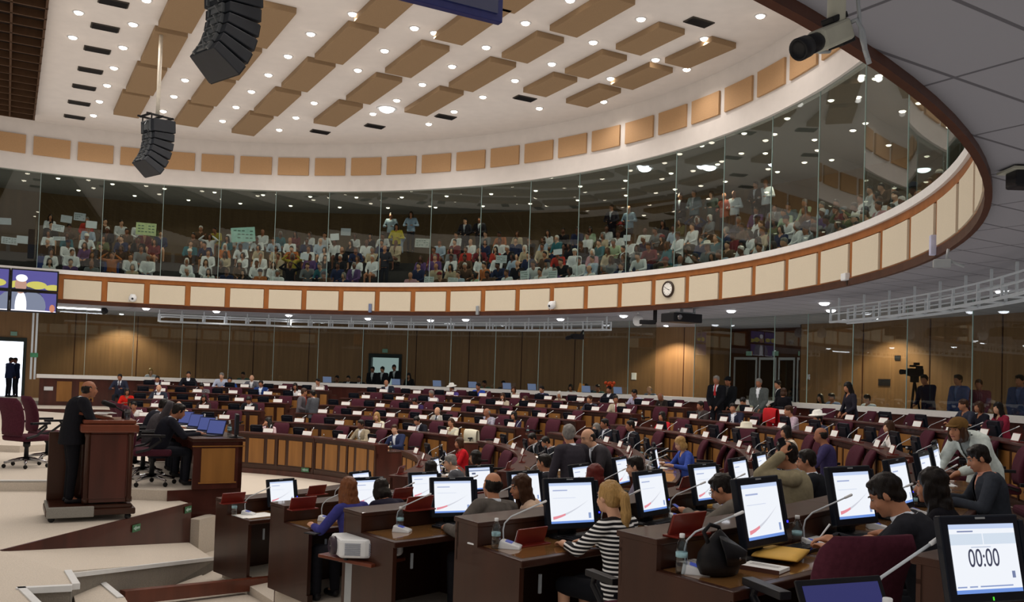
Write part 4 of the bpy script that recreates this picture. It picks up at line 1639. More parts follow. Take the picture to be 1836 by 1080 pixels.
# the digits of the timer
tm = MON['timer']
fc = bpy.data.curves.new('digits', 'FONT')
fc.body = '00:00'
fc.size = .1
fc.align_x = 'CENTER'
fc.align_y = 'CENTER'
fc.extrude = .0005
TMP = bpy.data.scenes.new('workbench')
fo = bpy.data.objects.new('digits', fc)
TMP.collection.objects.link(fo)
TMP.view_layers[0].update()
dm = bpy.data.meshes.new_from_object(fo.evaluated_get(TMP.view_layers[0].depsgraph))
bpy.data.objects.remove(fo)
dm.materials.clear()
dm.materials.append(emit('timer_digits', '#5d6488', .8))
fo = link('digits', dm, tm)
R = M.Rotation(-12 * D2R, 4, 'Y') @ M(((0, 0, 1, 0), (1, 0, 0, 0), (0, 1, 0, 0), (0, 0, 0, 1)))
fo.matrix_local = M.Translation(V((0, 0, .325)) + M.Rotation(-12 * D2R, 3, 'Y') @ V((.0225, -.01, .0))) @ R @ M.Diagonal((.72, 1, 1, 1))
m = MB().box(V((.0, 0, .325)) + M.Rotation(-12 * D2R, 3, 'Y') @ V((.021, .01, -.155)), (.004, .004, .014), M.Rotation(-12 * D2R, 3, 'Y'))
part('power_light', m, led_g, tm)


def on_desk(px, py, k, dz=0):
    return A(px, py, TZ[k] + .7445 + dz)


for px, py, k, lab in ((420, 918, 0, 'clear water bottle at the left end of the nearest block\'s front desk'), (717, 951, 2, 'clear water bottle beside the microphone on the desk right of the white projector'), (889, 973, 3, 'clear water bottle left of the red holder and ponytailed woman'),
                       (1222, 1003, 4, 'clear water bottle behind the black handbag'), (1195, 913, 3, 'clear water bottle right of the monitor beyond the ponytailed woman'), (1429, 956, 4, 'clear water bottle behind the empty maroon chair back'),
                       (1590, 1140, 5, 'clear water bottle at the bottom edge beside the dark laptop'), (985, 880, 2, 'clear water bottle beside the whispering woman'), (872, 905, 2, 'clear water bottle behind the bald man in grey'), (1640, 800, 4, 'clear water bottle near the woman in white on the right')):
    q_ = [p for p in roots(px, py, RF[k] + .42)][0]
    put_bottle(pol(RF[k] + .42, ang(q_), TZ[k] + .7445), lab)

key_m = mat('black_keys', '#1b1c1f', .5, var=.2)
KB = None
for px, py, k, lab in ((815, 944, 2, 'black keyboard in front of the bald man\'s monitor'), (1045, 965, 3, 'black keyboard under the ponytailed woman\'s hand'), (1190, 940, 3, 'black keyboard beside the man bending over a phone'), (1440, 987, 4, 'black keyboard beside the yellow envelope'),
                       (690, 908, 1, 'black keyboard in front of the woman in blue'), (1650, 905, 4, 'black keyboard in front of the dark-haired woman on the right')):
    p = on_desk(px, py, k)
    a = ang(p)
    if KB is None:
        KB = thing('keyboard', lab, 'keyboard', p, a * D2R, 'black keyboards on the near desks')
        part('case', MB().box((0, 0, .012), (.16, .44, .022)), black_pl, KB, bev=.004)
        m = MB()
        for u in range(5):
            for v in range(15):
                m.box((-.055 + .027 * u, -.19 + .0271 * v, .026), (.022, .022, .008))
        o = part('keys', m, key_m, KB)
    else:
        dup(KB, p, a * D2R, lab)

# nearest desk with the handbag: bag, envelope, notebooks, cup
yel = mat('yellow_envelope', '#e9b558', .7, var=.05)
p = on_desk(1400, 1004, 4)
t = thing('envelope', 'yellow padded envelope on the desk beside the black handbag', 'envelope', p, 60 * D2R)
m = MB()
n = 10
vs = []
for s_ in (0, 1):
    for i in range(n + 1):
        for j in range(7):
            x, y = -.18 + .36 * i / n, -.13 + .26 * j / 6
            e = min(1, 4 * min(i / n, 1 - i / n, j / 6 + .08, 1.08 - j / 6) + .15)
            vs.append(V((x, y, .035 + (.022 if s_ else -.022) * e + .03 * max(0, x) * 2)))
fs = []
q_ = (n + 1) * 7
for i in range(n):
    for j in range(6):
        a = i * 7 + j
        fs += [(a + 1, a, a + 7, a + 8), (q_ + a, q_ + a + 1, q_ + a + 8, q_ + a + 7)]
for i in range(n):
    fs += [(i * 7, q_ + i * 7, q_ + i * 7 + 7, i * 7 + 7), (i * 7 + 6, i * 7 + 13, q_ + i * 7 + 13, q_ + i * 7 + 6)]
for j in range(6):
    fs += [(j, j + 1, q_ + j + 1, q_ + j), (n * 7 + j, q_ + n * 7 + j, q_ + n * 7 + j + 1, n * 7 + j + 1)]
m.add(vs, fs)
part('paper_sleeve', m, yel, t, True)
p = on_desk(1262, 905, 3)
t = thing('envelope', 'small yellow envelope under the hand of the bending man', 'envelope', p, 20 * D2R)
part('paper_sleeve', MB().box((0, 0, .006), (.22, .3, .01)), yel, t)
bag_m = mat('black_bag_leather', '#131315', .5, var=.2, scale=20, bump=.25)
p = on_desk(1288, 1030, 4)
t = thing('handbag', 'black slouching handbag on the nearest full desk', 'bag', p, 40 * D2R)
m = MB().loft([(V((0, 0, .01)), V((.13, 0, 0)), V((0, .09, 0))), (V((0, 0, .06)), V((.15, 0, 0)), V((0, .1, 0))), (V((-.01, 0, .12)), V((.135, 0, 0)), V((0, .085, 0))), (V((-.02, 0, .17)), V((.10, 0, .015)), V((0, .055, 0))), (V((-.03, 0, .205)), V((.065, 0, .02)), V((0, .025, 0))),
               (V((-.035, 0, .225)), V((.04, 0, .02)), V((0, .012, 0)))], 24)
part('body', m, bag_m, t, True)
m = MB().loft([(V((.0, -.06, .19)), V((.07, 0, -.02)), V((0, .03, .02))), (V((.02, -.1, .13)), V((.10, 0, 0)), V((0, .012, .008))), (V((.02, -.105, .07)), V((.085, 0, 0)), V((0, .01, .004)))], 16)
part('flap', m, bag_m, t, True)
part('handle', MB().tube([(-.09, .0, .17), (-.11, .02, .235), (-.05, .03, .27), (.03, .03, .25), (.07, .02, .17)], .012, 8), bag_m, t, True)
part('clasp', MB().ell((.03, -.118, .1), (.008, .005, .008)), chrome, t, True)
nb = mat('brown_notebook_cover', '#5b3b32', .6)
for px, py, lab, rz_, sz in ((1236, 1014, 'brown notebook with pale pages left of the black handbag', 35, (.16, .22, .022)), (1370, 1022, 'spiral notebook with white pages right of the black handbag', 52, (.17, .24, .02))):
    p = on_desk(px, py, 4)
    t = thing('notebook', lab, 'notebook', p, rz_ * D2R)
    part('pages', MB().box((0, 0, sz[2] / 2 + .002), (sz[0] - .006, sz[1] - .006, sz[2])), paper, t)
    part('cover', MB().box((0, 0, .002), (sz[0], sz[1], .003)).box((-sz[0] / 2, 0, sz[2] / 2 + .002), (.004, sz[1], sz[2] + .004)), nb, t)
    part('page_lines', MB().box((.03, 0, sz[2] + .003), (.004, sz[1] * .7, .0008)).box((.0, 0, sz[2] + .003), (.004, sz[1] * .7, .0008)), nb, t)
p = on_desk(1313, 990, 4)
t = thing('paper_cup', 'white paper cup behind the black handbag', 'cup', p)
part('wall', MB().lathe([(.028, 0), (.038, .09), (.041, .095), (.036, .09), (.026, .004)], n=20), paper, t, True)
p = on_desk(1378, 972, 4)
t = thing('phone', 'pale smartphone lying below the monitor beside the envelope', 'phone', p, 40 * D2R)
part('body', MB().box((0, 0, .005), (.07, .14, .009)), steel, t, bev=.003)
part('screen', MB().box((0, 0, .0098), (.06, .115, .001)), black_pl, t)
p = on_desk(560, 958, 1)
t = thing('phone', 'dark phone on the desk in front of the woman in blue', 'phone', p, 60 * D2R)
part('body', MB().box((0, 0, .007), (.08, .15, .013)), black_pl, t, bev=.004)
part('screen', MB().box((0, 0, .0138), (.066, .11, .001)), navy_pl, t)
for i, (px, py, k, lab, rz_, sx, sy) in enumerate(((455, 925, 0, 'white open papers on the leftmost near desk', -48, .3, .42), (1460, 968, 4, 'white sheet on the desk behind the maroon chair back', 30, .21, .3), (940, 870, 2, 'white sheets spread on the desk by the whispering pair', 10, .25, .35),
                                                   (1690, 870, 4, 'white sheet below the monitors on the right', -20, .21, .3), (800, 835, 0, 'yellow pad on the desk of the woman in red', 10, .2, .28), (1165, 940, 3, 'white sheet by the monitor beyond the ponytailed woman', 20, .2, .28),
                                                   (790, 868, 1, 'white printed sheets beside the grey-haired man', 30, .2, .3), (1420, 850, 3, 'white sheets under the arm of the man on the phone', 20, .2, .3))):
    p = on_desk(px, py, k)
    t = thing('paper_sheet', lab, 'paper', p, rz_ * D2R, 'loose papers on the desks')
    part('sheet', MB().box((0, 0, .003), (sx, sy, .003)).box((.02, .03, .005), (sx, sy, .002), M.Rotation(.12, 3, 'Z')), yel if 'yellow' in lab else paper, t)
for px, py, k in ((412, 919, 0), (506, 931, 1), (650, 950, 2), (856, 975, 3), (1170, 1013, 4)):
    p = on_desk(px, py, k)
    t = thing('socket_plate', 'small white socket plate at the left end of the %s near desk row' % ROWN[k], 'socket', p, -45 * D2R, 'white socket plates on the desk ends')
    part('plate', MB().box((0, 0, .006), (.07, .14, .012)), white_pl, t, bev=.003)
    part('outlets', MB().box((0, -.03, .0125), (.035, .03, .001)).box((0, .03, .0125), (.035, .03, .001)), black_pl, t)
    q_ = near_end(RF[k] + .7) + .25
    pp = pol(RF[k] + DEEP - .03, near_end(RF[k] + DEEP) + .55 / RF[k] / D2R * .35, TZ[k] + .56)
    t = thing('door_handle_bar', 'thin pale vertical bar under the edge of the %s near desk row' % ROWN[k], 'bar', pp, -45 * D2R, 'pale bars under the near desks')
    part('bar', MB().box((0, 0, 0), (.015, .02, .13)), steel, t)

# laptops
def laptop(label, p, heading, lid, screen=None, tilt=20, emblem=False):
    """heading: where the sitter looks"""
    t = thing('laptop', label, 'laptop', p, heading * D2R, 'laptops')
    part('base', MB().box((0, 0, .009), (.24, .34, .016)), steel if emblem else black_pl, t, bev=.004)
    R = M.Rotation(tilt * D2R, 3, 'Y')
    c = V((.12, 0, .016)) + R @ V((0, 0, .115))
    o = part('lid', MB().box(c, (.012, .34, .23), R), lid, t, bev=.004)
    if screen:
        part('screen', MB().box(c + R @ V((-.0065, 0, 0)), (.002, .31, .2), R), screen, t)
    if emblem:
        part('emblem', MB().ell(c + R @ V((.0065, 0, .01)), (.002, .022, .027), R), emit('lit_emblem', '#ffffff', 1.5), o, True)
    return t


lid_gold = mat('gold_aluminium', '#9c7c52', .3, .6, var=.05)
lid_blue = emit('blue_lit_screen', '#6f80d8', .8)
lid_dark = mat('dark_blue_lid', '#2e3350', .35, .2)
p = A(965, 866, TZ[1] + .745)
laptop('laptop with gold lid and lit emblem beside the standing men', p, ang(p) + 180 + 25, lid_gold, None, 15, True)
for y, lab in ((.5, 'open laptop with blue screen at the near end of the platform table'), (1.3, 'second open laptop along the platform table'), (2.3, 'third open laptop along the platform table'), (3.2, 'farthest open laptop on the platform table')):
    p = tbl(.3, y)
    laptop(lab, p, 62 + 6 * math.sin(y * 5), lid_dark, lid_blue, 18)
for i in range(7):
    put_bottle(tbl(.55 + .1 * (i % 2), .25 + .5 * i), 'clear water bottle on the platform table, %s from its near end' % ORD[i + 1])
for i, (x, y) in enumerate(((.2, .95), (.25, 1.75), (.3, 2.7))):
    p = tbl(x, y)
    t = thing('paper_sheet', 'white papers on the platform table, %s set from its near end' % ORD[i + 1], 'paper', p, .6 + i)
    part('sheet', MB().box((0, 0, .003), (.3, .42, .004)), paper, t)
p = tbl(.62, .12)
t = thing('monitor', 'black monitor seen from behind at the near end of the platform table', 'monitor', p, 200 * D2R)
part('housing', MB().box((0, 0, .2), (.05, .4, .3)), black_pl, t, bev=.01)
part('stand', MB().lathe([(.1, 0), (.1, .01), (.03, .02), (.03, .12)], n=16), black_pl, t, True)
# dark laptop at the bottom edge
p = at_d(1592, 1135, 2.75)
t = thing('laptop', 'dark laptop with blue screen at the bottom edge beside the bottle', 'laptop', (p.x, p.y, TZ[5] + .745), 112 * D2R)
part('base', MB().box((0, 0, .009), (.24, .34, .016)), black_pl, t, bev=.004)
R = M.Rotation(25 * D2R, 3, 'Y')
c = V((.12, 0, .016)) + R @ V((0, 0, .115))
part('lid', MB().box(c, (.012, .35, .24), R), black_pl, t, bev=.004)
part('screen', MB().box(c + R @ V((-.0065, 0, 0)), (.002, .31, .2), R), emit('indigo_screen', '#4a4fb4', .55), t)
# laptops along the glass parapet, a painted blue glow on the lids towards the hall
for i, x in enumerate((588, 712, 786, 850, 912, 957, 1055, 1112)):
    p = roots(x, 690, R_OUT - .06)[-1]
    laptop('laptop with painted pale blue glow on its lid, parapet ledge, %s from the left' % ORD[i + 1], V((p.x, p.y, 2.2)), ang(p) + 180, emit('painted_blue_glow_lid', '#9db8e8', .55), None, 12)

# projector on its stand in the near aisle
p = at_d(640, 995, 8.15)
t = thing('projector_stand', 'small wooden topped projector stand on a grey post', 'stand', (p.x, p.y, .02), 0)
zt = p.z - .02
lf, rt = at_d(573, 992, 8.45), at_d(683, 1012, 8.0)
d1 = (rt - lf)
d1.z = 0
d1.normalize()
d2 = V((-d1.y, d1.x, 0))
Rp = M((d1, d2, V((0, 0, 1)))).transposed()
part('top', MB().box(Rp @ V((.06, 0, zt - .015)), (.66, .44, .03), Rp), wood_red, t, bev=.006)
part('post', MB().box((-.04, 0, zt / 2), (.09, .09, zt - .03), Rp), steel, t, bev=.006)
part('collar', MB().box((0, 0, zt - .18), (.11, .09, .06), Rp), black_pl, t, bev=.01)
part('foot', MB().box((-.04, 0, .02), (.5, .08, .04), Rp).box((-.04, 0, .02), (.08, .4, .04), Rp), steel, t)
part('cable', MB().tube([(.15, .05, zt - .03), (.16, .08, zt - .2), (.05, .02, zt - .35)], .006, 6), black_ru, t)
t = thing('projector', 'white video projector standing on the small wooden stand', 'projector', p + d1 * .1, 24 * D2R)
t.scale = (1.36, 1.25, 1.3)
m = MB()
po = [(-.2, -.13), (-.05, -.2), (.2, -.17), (.225, -.12), (.225, .15), (-.2, .15)]
m.prism(po, .02, .145)
o = part('casing', m, white_pl, t, bev=.02)
m = MB().lathe([(.062, 0), (.062, .03), (.045, .04), (.04, .02)], (-.2, .0, .085), 22, 0, M.Rotation(-PI / 2, 3, 'Y'))
part('lens', m, mat('dark_lens_ring', '#3b3038', .3), t, True)
part('lens_glass', MB().ell((-.215, 0, .085), (.02, .036, .036)), mat('lens_glass_surface', '#20242c', .05, spec=.9), t, True)
vg = mat('grey_projector_vent', '#8d8f98', .6)
Rv = M.Rotation(math.atan2(.03, .25), 3, 'Z')
m = MB()
for i in range(7):
    m.box((.075, -.189, .045 + .012 * i), (.2, .008, .006), Rv)
for i in range(7):
    m.box((-.125, -.168, .045 + .012 * i), (.1, .008, .006), M.Rotation(math.atan2(-.07, .15), 3, 'Z'))
part('vent', m, vg, t)
for x in (-.15, .17):
    part('foot', MB().lathe([(.015, 0), (.012, .022)], (x, -.1, 0), 10), black_pl, t)
arrow_sign('small pale exit arrow sign on the plinth of the far front row', roots(547, 843, RF[0] - .07)[-1], V((math.cos(-25 * D2R), math.sin(-25 * D2R), 0)), V((0, 0, 1)), .22, .1)
# ---------------------------------------------------------------- people
from mathutils import noise
def remesh(mb, name, vox, it=3, mats=None):
    me = mb.mesh(name)
    o = bpy.data.objects.new(name, me)
    TMP.collection.objects.link(o)
    r = o.modifiers.new('r', 'REMESH')
    r.mode = 'VOXEL'
    r.voxel_size = vox
    s_ = o.modifiers.new('s', 'SMOOTH')
    s_.iterations = it
    s_.factor = .5
    TMP.view_layers[0].update()
    dg = TMP.view_layers[0].depsgraph
    n = bpy.data.meshes.new_from_object(o.evaluated_get(dg))
    bpy.data.objects.remove(o)
    bpy.data.meshes.remove(me)
    n.name = name
    if name == 'hair':
        nv = [v.normal.copy() for v in n.vertices]
        for v, q_ in zip(n.vertices, nv):
            c = v.co
            v.co = c + q_ * (.007 * noise.noise(V((c.x * 70, c.y * 70, c.z * 14))) + .006 * noise.noise(c * 26))
    n.polygons.foreach_set('use_smooth', [True] * len(n.polygons))
    n.materials.clear()
    for m_ in mats or []:
        n.materials.append(m_)
    return n


def ik(S, T, a, b, hint):
    d = T - S
    L = d.length
    if L > (a + b) * .995:
        T = S + d * ((a + b) * .995 / L)
        d = T - S
        L = d.length
    d.normalize()
    x = (a * a - b * b + L * L) / (2 * L)
    h = math.sqrt(max(a * a - x * x, 0))
    hp = hint - d * hint.dot(d)
    hp.normalize()
    return S + d * x + hp * h, T


SKINS = [mat('skin_warm', '#b07a5c', .55, var=.06, scale=20), mat('skin_brown', '#946148', .55, var=.06, scale=20), mat('skin_light', '#cb9a7c', .55, var=.06, scale=20), mat('skin_dark', '#6e4636', .55, var=.06, scale=20)]
HAIRM = {'black': mat('black_hair', '#15110f', .45, var=.4, scale=30, stretch=(6, 6, .4), bump=.3), 'brown': mat('brown_hair', '#3d2618', .45, var=.35, scale=30, stretch=(6, 6, .4), bump=.3),
         'auburn': mat('auburn_hair', '#6b3f24', .45, var=.35, scale=30, stretch=(6, 6, .4), bump=.3), 'red': mat('red_dyed_hair', '#5c1f1b', .45, var=.35, scale=30, stretch=(6, 6, .4), bump=.3),
         'blond': mat('blond_hair', '#a07c4a', .45, var=.3, scale=30, stretch=(6, 6, .4), bump=.3), 'grey': mat('grey_hair', '#77726c', .5, var=.35, scale=30, stretch=(6, 6, .4), bump=.3), 'white': mat('white_hair', '#cfcac2', .5, var=.15, scale=30, stretch=(6, 6, .4), bump=.3)}
CLOTH = {}


def cloth(h):
    if h not in CLOTH:
        CLOTH[h] = mat('cloth_' + h.strip('#'), h, .9, var=.12, scale=25, bump=.15, spec=.2)
    return CLOTH[h]


eye_w = mat('eye_white', '#a09488', .3)
eye_d = mat('eye_dark', '#1a1210', .3)


def figure(sit=True, lean=.12, side=0., twist=0., head=(0, 0, 0), lh=None, rh=None, female=False, vox=.02, hair=('short',), top='suit', fingers=0, eyes=False, legs=True, hips=None, elbow=1.0, skirt=False,
           fat=1.0, hand_dir=None, hint=None):
    """meshes of one posed person, facing +y, hips above the origin. Returns a dict of part name to mesh"""
    hz = hips if hips is not None else (.55 if sit else .93)
    Ls = .47 if female else .50
    sw = (.155 if female else .185) * fat
    # spine
    P = [V((0, 0, hz))]
    N = 8
    dirs = []
    for i in range(N):
        s_ = (i + .5) / N
        a = lean * (.5 + .8 * s_)
        dirs.append(V((side * (.4 + .8 * s_), math.sin(a), math.cos(a))).normalized())
        P.append(P[-1] + dirs[-1] * Ls / N)
    su = dirs[-1]
    rt = (M.Rotation(twist, 3, 'Z') @ V((1, 0, 0)))
    rt = (rt - su * rt.dot(su)).normalized()
    fwd = su.cross(rt)
    nb = P[-1]
    nd = V((su.x, su.y + .25 - .15 * head[0], su.z)).normalized()
    hc = nb + nd * .155 + fwd * .01
    HM = M.Rotation(twist + head[1], 3, 'Z') @ M.Rotation(-head[0], 3, 'X') @ M.Rotation(head[2], 3, 'Y')
    hs = .96 if female else 1.0
    Hd = lambda x, y, z: hc + HM @ (V((x, y, z)) * hs)
    shl = nb - su * .045 - rt * sw
    shr = nb - su * .045 + rt * sw
    la, lb = (.27, .24) if female else (.295, .26)
    wz = .80 if sit else hz - .1
    if lh is None:
        lh = (-.17, .40, .79) if sit else (-.25, .08, hz - .08)
    if rh is None:
        rh = (.17, .40, .79) if sit else (.25, .08, hz - .08)
    lh, rh = V(lh), V(rh)
    el, lh = ik(shl, lh, la, lb, V(hint) if hint else V((-.7 * elbow, -.35, -.7)))
    er, rh = ik(shr, rh, la, lb, V((.7 * elbow, -.35, -.7)))

    def ring(c, ax, ay, r_=None):
        return (c, (r_ or V((1, 0, 0))) * ax, ay)
    wid = [.165, .165, .155, .15, .155, .165, .17, .155, .11]
    dep = [.12, .12, .115, .112, .115, .12, .122, .108, .075]
    if female:
        wid = [.165, .16, .14, .128, .132, .143, .148, .135, .095]
        dep = [.12, .115, .1, .095, .105, .122, .118, .098, .065]

    def torso(mb, inf, lo=-.09, hem=0, frm=0):
        rings = []
        if lo < 0 and frm == 0:
            rings.append((P[0] + V((0, 0, lo)), V((1, 0, 0)) * (wid[0] * fat + inf + hem), V((0, 1, 0)) * (dep[0] * fat + inf + hem)))
        for i in range(frm, N + 1):
            d = dirs[min(i, N - 1)]
            t = i / N
            r_ = (V((1, 0, 0)) * (1 - t) + rt * t)
            r_ = (r_ - d * r_.dot(d)).normalized()
            f_ = d.cross(r_)
            rings.append((P[i], r_ * (wid[i] * fat + inf), f_ * (dep[i] * fat + inf)))
        mb.loft(rings, 20)

    def arms(mb, inf, cuff=0., hand=False):
        for S, E, Wr in ((shl, el, lh), (shr, er, rh)):
            mb.cap(nb - su * .03, S, .05 + inf, .058 * (.9 if female else 1) + inf, 12)
            mb.cap(S, E, (.05 if female else .056) * fat + inf, .041 + inf, 12)
            T = Wr + (E - Wr).normalized() * cuff
            mb.cap(E, T, .041 + inf, .029 + inf * 1.2, 12)
    body = MB()
    torso(body, -.006)
    arms(body, -.003)
    # neck and head
    body.cap(nb - su * .03, hc + HM @ V((0, -.02, -.05)), .056 if not female else .047, .052 if not female else .044, 14)
    k = hs
    E_ = lambda c, r_: body.ell(Hd(*c), tuple(x * k for x in r_), HM, 16, 11)
    E_((0, -.012, .025), (.073, .092, .088))
    E_((0, .028, -.03), (.06, .06, .085))
    E_((0, .032, -.075), (.047, .048, .04))
    E_((0, .066, -.094), (.02, .02, .018))
    for s_ in (-1, 1):
        E_((.034 * s_, .056, -.032), (.026, .024, .026))
        E_((.077 * s_, -.008, -.008), (.011, .021, .033))
        body.cap(Hd(.012 * s_, .076, .028), Hd(.043 * s_, .064, .028), .011 * k, .009 * k, 8)
    body.cap(Hd(0, .082, .012), Hd(0, .104, -.03), .008 * k, .014 * k, 8)
    body.cap(Hd(-.02, .082, -.062), Hd(.02, .082, -.062), .008 * k, .008 * k, 8)
    # hands
    fr = .0085 if vox < .012 else .011
    for i, (E, Wr) in enumerate(((el, lh), (er, rh))):
        s_ = -1 if i == 0 else 1
        d = (Wr - E).normalized()
        if hand_dir and hand_dir[i]:
            d = V(hand_dir[i]).normalized()
        nrm = V((0, 0, 1)) - d * d.z
        if nrm.length < .2:
            nrm = V((0, -1, 0)) - d * -d.y
        nrm.normalize()
        lat = d.cross(nrm)                           # to the right when palm is down
        body.cap(Wr, Wr + d * .05, .026, .03, 10)
        body.ell(Wr + d * .055, (.038, .05, .017), M((lat, d, nrm)).transposed(), 12, 8)
        if fingers:
            for j, (o, l) in enumerate(((-.03, .068), (-.011, .078), (.009, .074), (.027, .06))):
                b0 = Wr + d * .092 + lat * o
                curl = fingers + .12 * j
                p = b0
                th = .15
                for q_ in range(3):
                    nd_ = (d * math.cos(th) - nrm * math.sin(th)).normalized()
                    p2 = p + nd_ * l * (.42, .33, .25)[q_]
                    body.cap(p, p2, fr * (1.05 - .08 * q_), fr * (1 - .1 * q_), 8)
                    p = p2
                    th += curl
            b0 = Wr + d * .025 - lat * s_ * .03
            t1 = b0 + (d * .6 - lat * s_ * .7 - nrm * .3).normalized() * .04
            body.cap(b0, t1, fr * 1.3, fr * 1.15, 8)
            body.cap(t1, t1 + (d * .9 - lat * s_ * .15 - nrm * .35).normalized() * .032, fr * 1.1, fr * .95, 8)
        else:
            body.cap(Wr + d * .07, Wr + d * .13 - nrm * .02, .024, .016, 10)
            body.cap(Wr + d * .02 - lat * s_ * .025, Wr + d * .07 - lat * s_ * .045 - nrm * .015, .012, .01, 8)
    # legs
    tr = MB()
    kn, an = [], []
    for s_ in (-1, 1):
        H0 = P[0] + V((.085 * s_, 0, -.03))
        if sit:
            K = P[0] + V((.11 * s_, .42, -.04))
            F = V((.12 * s_, .40, .09))
        else:
            K = V((.095 * s_, .02, hz * .53))
            F = V((.1 * s_, -.01, .085))
        kn.append(K)
        an.append(F)
        body.cap(H0, K, .07 * fat, .05, 10)
        body.cap(K, F, .048, .034, 10)
        body.cap(F, F + V((0, .1, -.045)), .034, .028, 8)
    out = {}
    out['body'] = remesh(body, 'person', vox, 3 if vox < .015 else 2)
    # legs clothing
    if legs:
        for s_, K, F in ((-1, kn[0], an[0]), (1, kn[1], an[1])):
            H0 = P[0] + V((.085 * s_, 0, -.03))
            tr.cap(H0, K, .088 * fat, .066, 12)
            if not skirt:
                tr.cap(K, F + V((0, 0, .0)), .066, .052, 12)
        if skirt:
            tr.cap(kn[0] - V((0, .06, 0)), kn[1] - V((0, .06, 0)), .07, .07, 12)
        tr.ell(P[0] + V((0, -.01, -.02)), (.17 * fat, .13 * fat, .115))
        out['trousers' if not skirt else 'skirt'] = remesh(tr, 'trousers', max(vox, .014), 2)
        sh = MB()
        for s_, F in ((-1, an[0]), (1, an[1])):
            sh.cap(F + V((0, -.02, -.045)), F + V((0, .13, -.052)), .042, .034, 10)
        out['shoes'] = sh.mesh('shoes', None, True)
    # upper clothing
    inf = {'suit': .019, 'shirt': .009, 'dress': .008, 'jacket': .022}[top]
    tp = MB()
    torso(tp, inf, -.13 if top in ('suit', 'jacket') else -.08, .012 if top in ('suit', 'jacket') else 0)
    arms(tp, inf * .75, .015 if top in ('suit', 'jacket') else (.02 if not female else .05))
    me = remesh(tp, 'jacket', max(vox * .95, .009), 3)
    if top in ('suit', 'jacket') or top == 'shirt':
        bm = bmesh.new()
        bm.from_mesh(me)
        kill = []
        vl = .32 if top in ('suit', 'jacket') else .08
        for f in bm.faces:
            c = f.calc_center_median() - nb
            u_, v_, w_ = c.dot(rt), c.dot(su), c.dot(fwd)
            if w_ > .02 and -vl < v_ and abs(u_) < .058 * (v_ + vl) / vl + .004 and v_ < .05:
                kill.append(f)
            elif v_ > .028 and abs(u_) < .08 and abs(w_) < .1:
                kill.append(f)
        bmesh.ops.delete(bm, geom=kill, context='FACES')
        bm.to_mesh(me)
        bm.free()
    out['top'] = me
    if top in ('suit', 'jacket'):
        sb = MB()
        torso(sb, .004, 0, 0, 3)
        sb.loft([(nb - su * .012, rt * .075, fwd * .07), (nb + su * .012 + fwd * .008, rt * .066, fwd * .062), (nb + su * .03 + fwd * .012, rt * .06, fwd * .058)], 18)
        out['shirt'] = sb.mesh('shirt', None, True)
        tb = MB()
        pts = []
        for i in range(8, 3, -1):
            d = dirs[min(i, N - 1)]
            f_ = d.cross((rt - d * rt.dot(d)).normalized())
            pts.append(P[i] + f_ * (dep[i] * fat + .014) + d * (.02 if i == 8 else 0))
        for i in range(len(pts) - 1):
            w0, w1 = .016 + .004 * i, .016 + .004 * (i + 1)
            n_ = fwd * .008
            a, b = pts[i], pts[i + 1]
            tb.hexa([a - rt * w0, b - rt * w1, b + rt * w1, a + rt * w0, a - rt * w0 + n_, b - rt * w1 + n_, b + rt * w1 + n_, a + rt * w0 + n_])
        tb.ell(pts[0] + fwd * .004, (.02, .014, .02))
        out['tie'] = tb.mesh('tie', None)
    # hair
    for h in hair:
        hb = MB()
        Eh = lambda c, r_: hb.ell(Hd(*c), tuple(x * k for x in r_), HM, 18, 12)
        if h in ('short', 'long', 'pony', 'bob', 'thick'):
            g = 1.05 if h in ('thick', 'bob', 'long') else 1.0
            Eh((0, -.02, .04), (.081 * g, .097 * g, .088 * g))
            Eh((0, -.05, -.015), (.068, .056, .068))
            for s_ in (-1, 1):
                Eh((.066 * s_, -.012, .012), (.018, .045, .045))
        if h == 'short':
            for s_ in (-1, 0, 1):
                Eh((.03 * s_, .034, .09), (.032, .035, .022))
        if h == 'bald':
            Eh((0, -.046, -.004), (.078, .064, .074))
            for s_ in (-1, 1):
                Eh((.068 * s_, -.024, .004), (.014, .05, .046))
        if h == 'bob':
            Eh((0, -.055, -.06), (.088, .06, .085))
            for s_ in (-1, 1):
                Eh((.073 * s_, .01, -.045), (.024, .05, .085))
        if h == 'long':
            Eh((0, -.055, -.05), (.088, .062, .1))
            Eh((0, -.078, -.16), (.098, .052, .12))
            Eh((0, -.09, -.27), (.085, .04, .12))
            for s_ in (-1, 1):
                Eh((.074 * s_, .0, -.06), (.026, .05, .11))
                Eh((.085 * s_, -.01, -.17), (.03, .045, .1))
        if h == 'pony':
            p0 = Hd(0, -.115, .035)
            hb.ell(p0, (.03, .03, .03))
            q_ = [p0, Hd(0, -.155, .02), Hd(0, -.16, -.03)]
            q_ += [q_[-1] + V((0, -.012, -.09)), q_[-1] + V((0, -.0, -.18)), q_[-1] + V((0, .015, -.24))]
            for a, b, ra, rb in zip(q_, q_[1:], (.024, .032, .038, .036, .026), (.032, .038, .036, .026, .012)):
                hb.cap(a, b, ra, rb, 10)
        out['hair_' + h] = remesh(hb, 'hair', max(vox * .9, .008), 3)
    # hats
    hb = MB()
    hb.lathe([(.16, .035), (.19, .055), (.17, .068), (.1, .07), (.095, .14), (.06, .165), (.02, .15)], Hd(0, -.01, .04), 22, 0, HM)
    out['hat_brim'] = hb.mesh('hat', None, True)
    hb = MB()
    hb.ell(Hd(0, -.02, .055), (.09, .105, .08), HM, 18, 10)
    hb.loft([(Hd(0, .09, .05), HM @ V((.07, 0, 0)), HM @ V((0, .05, -.01))), (Hd(0, .09, .058), HM @ V((.07, 0, 0)), HM @ V((0, .05, -.01)))], 14)
    out['hat_cap'] = hb.mesh('cap', None, True)
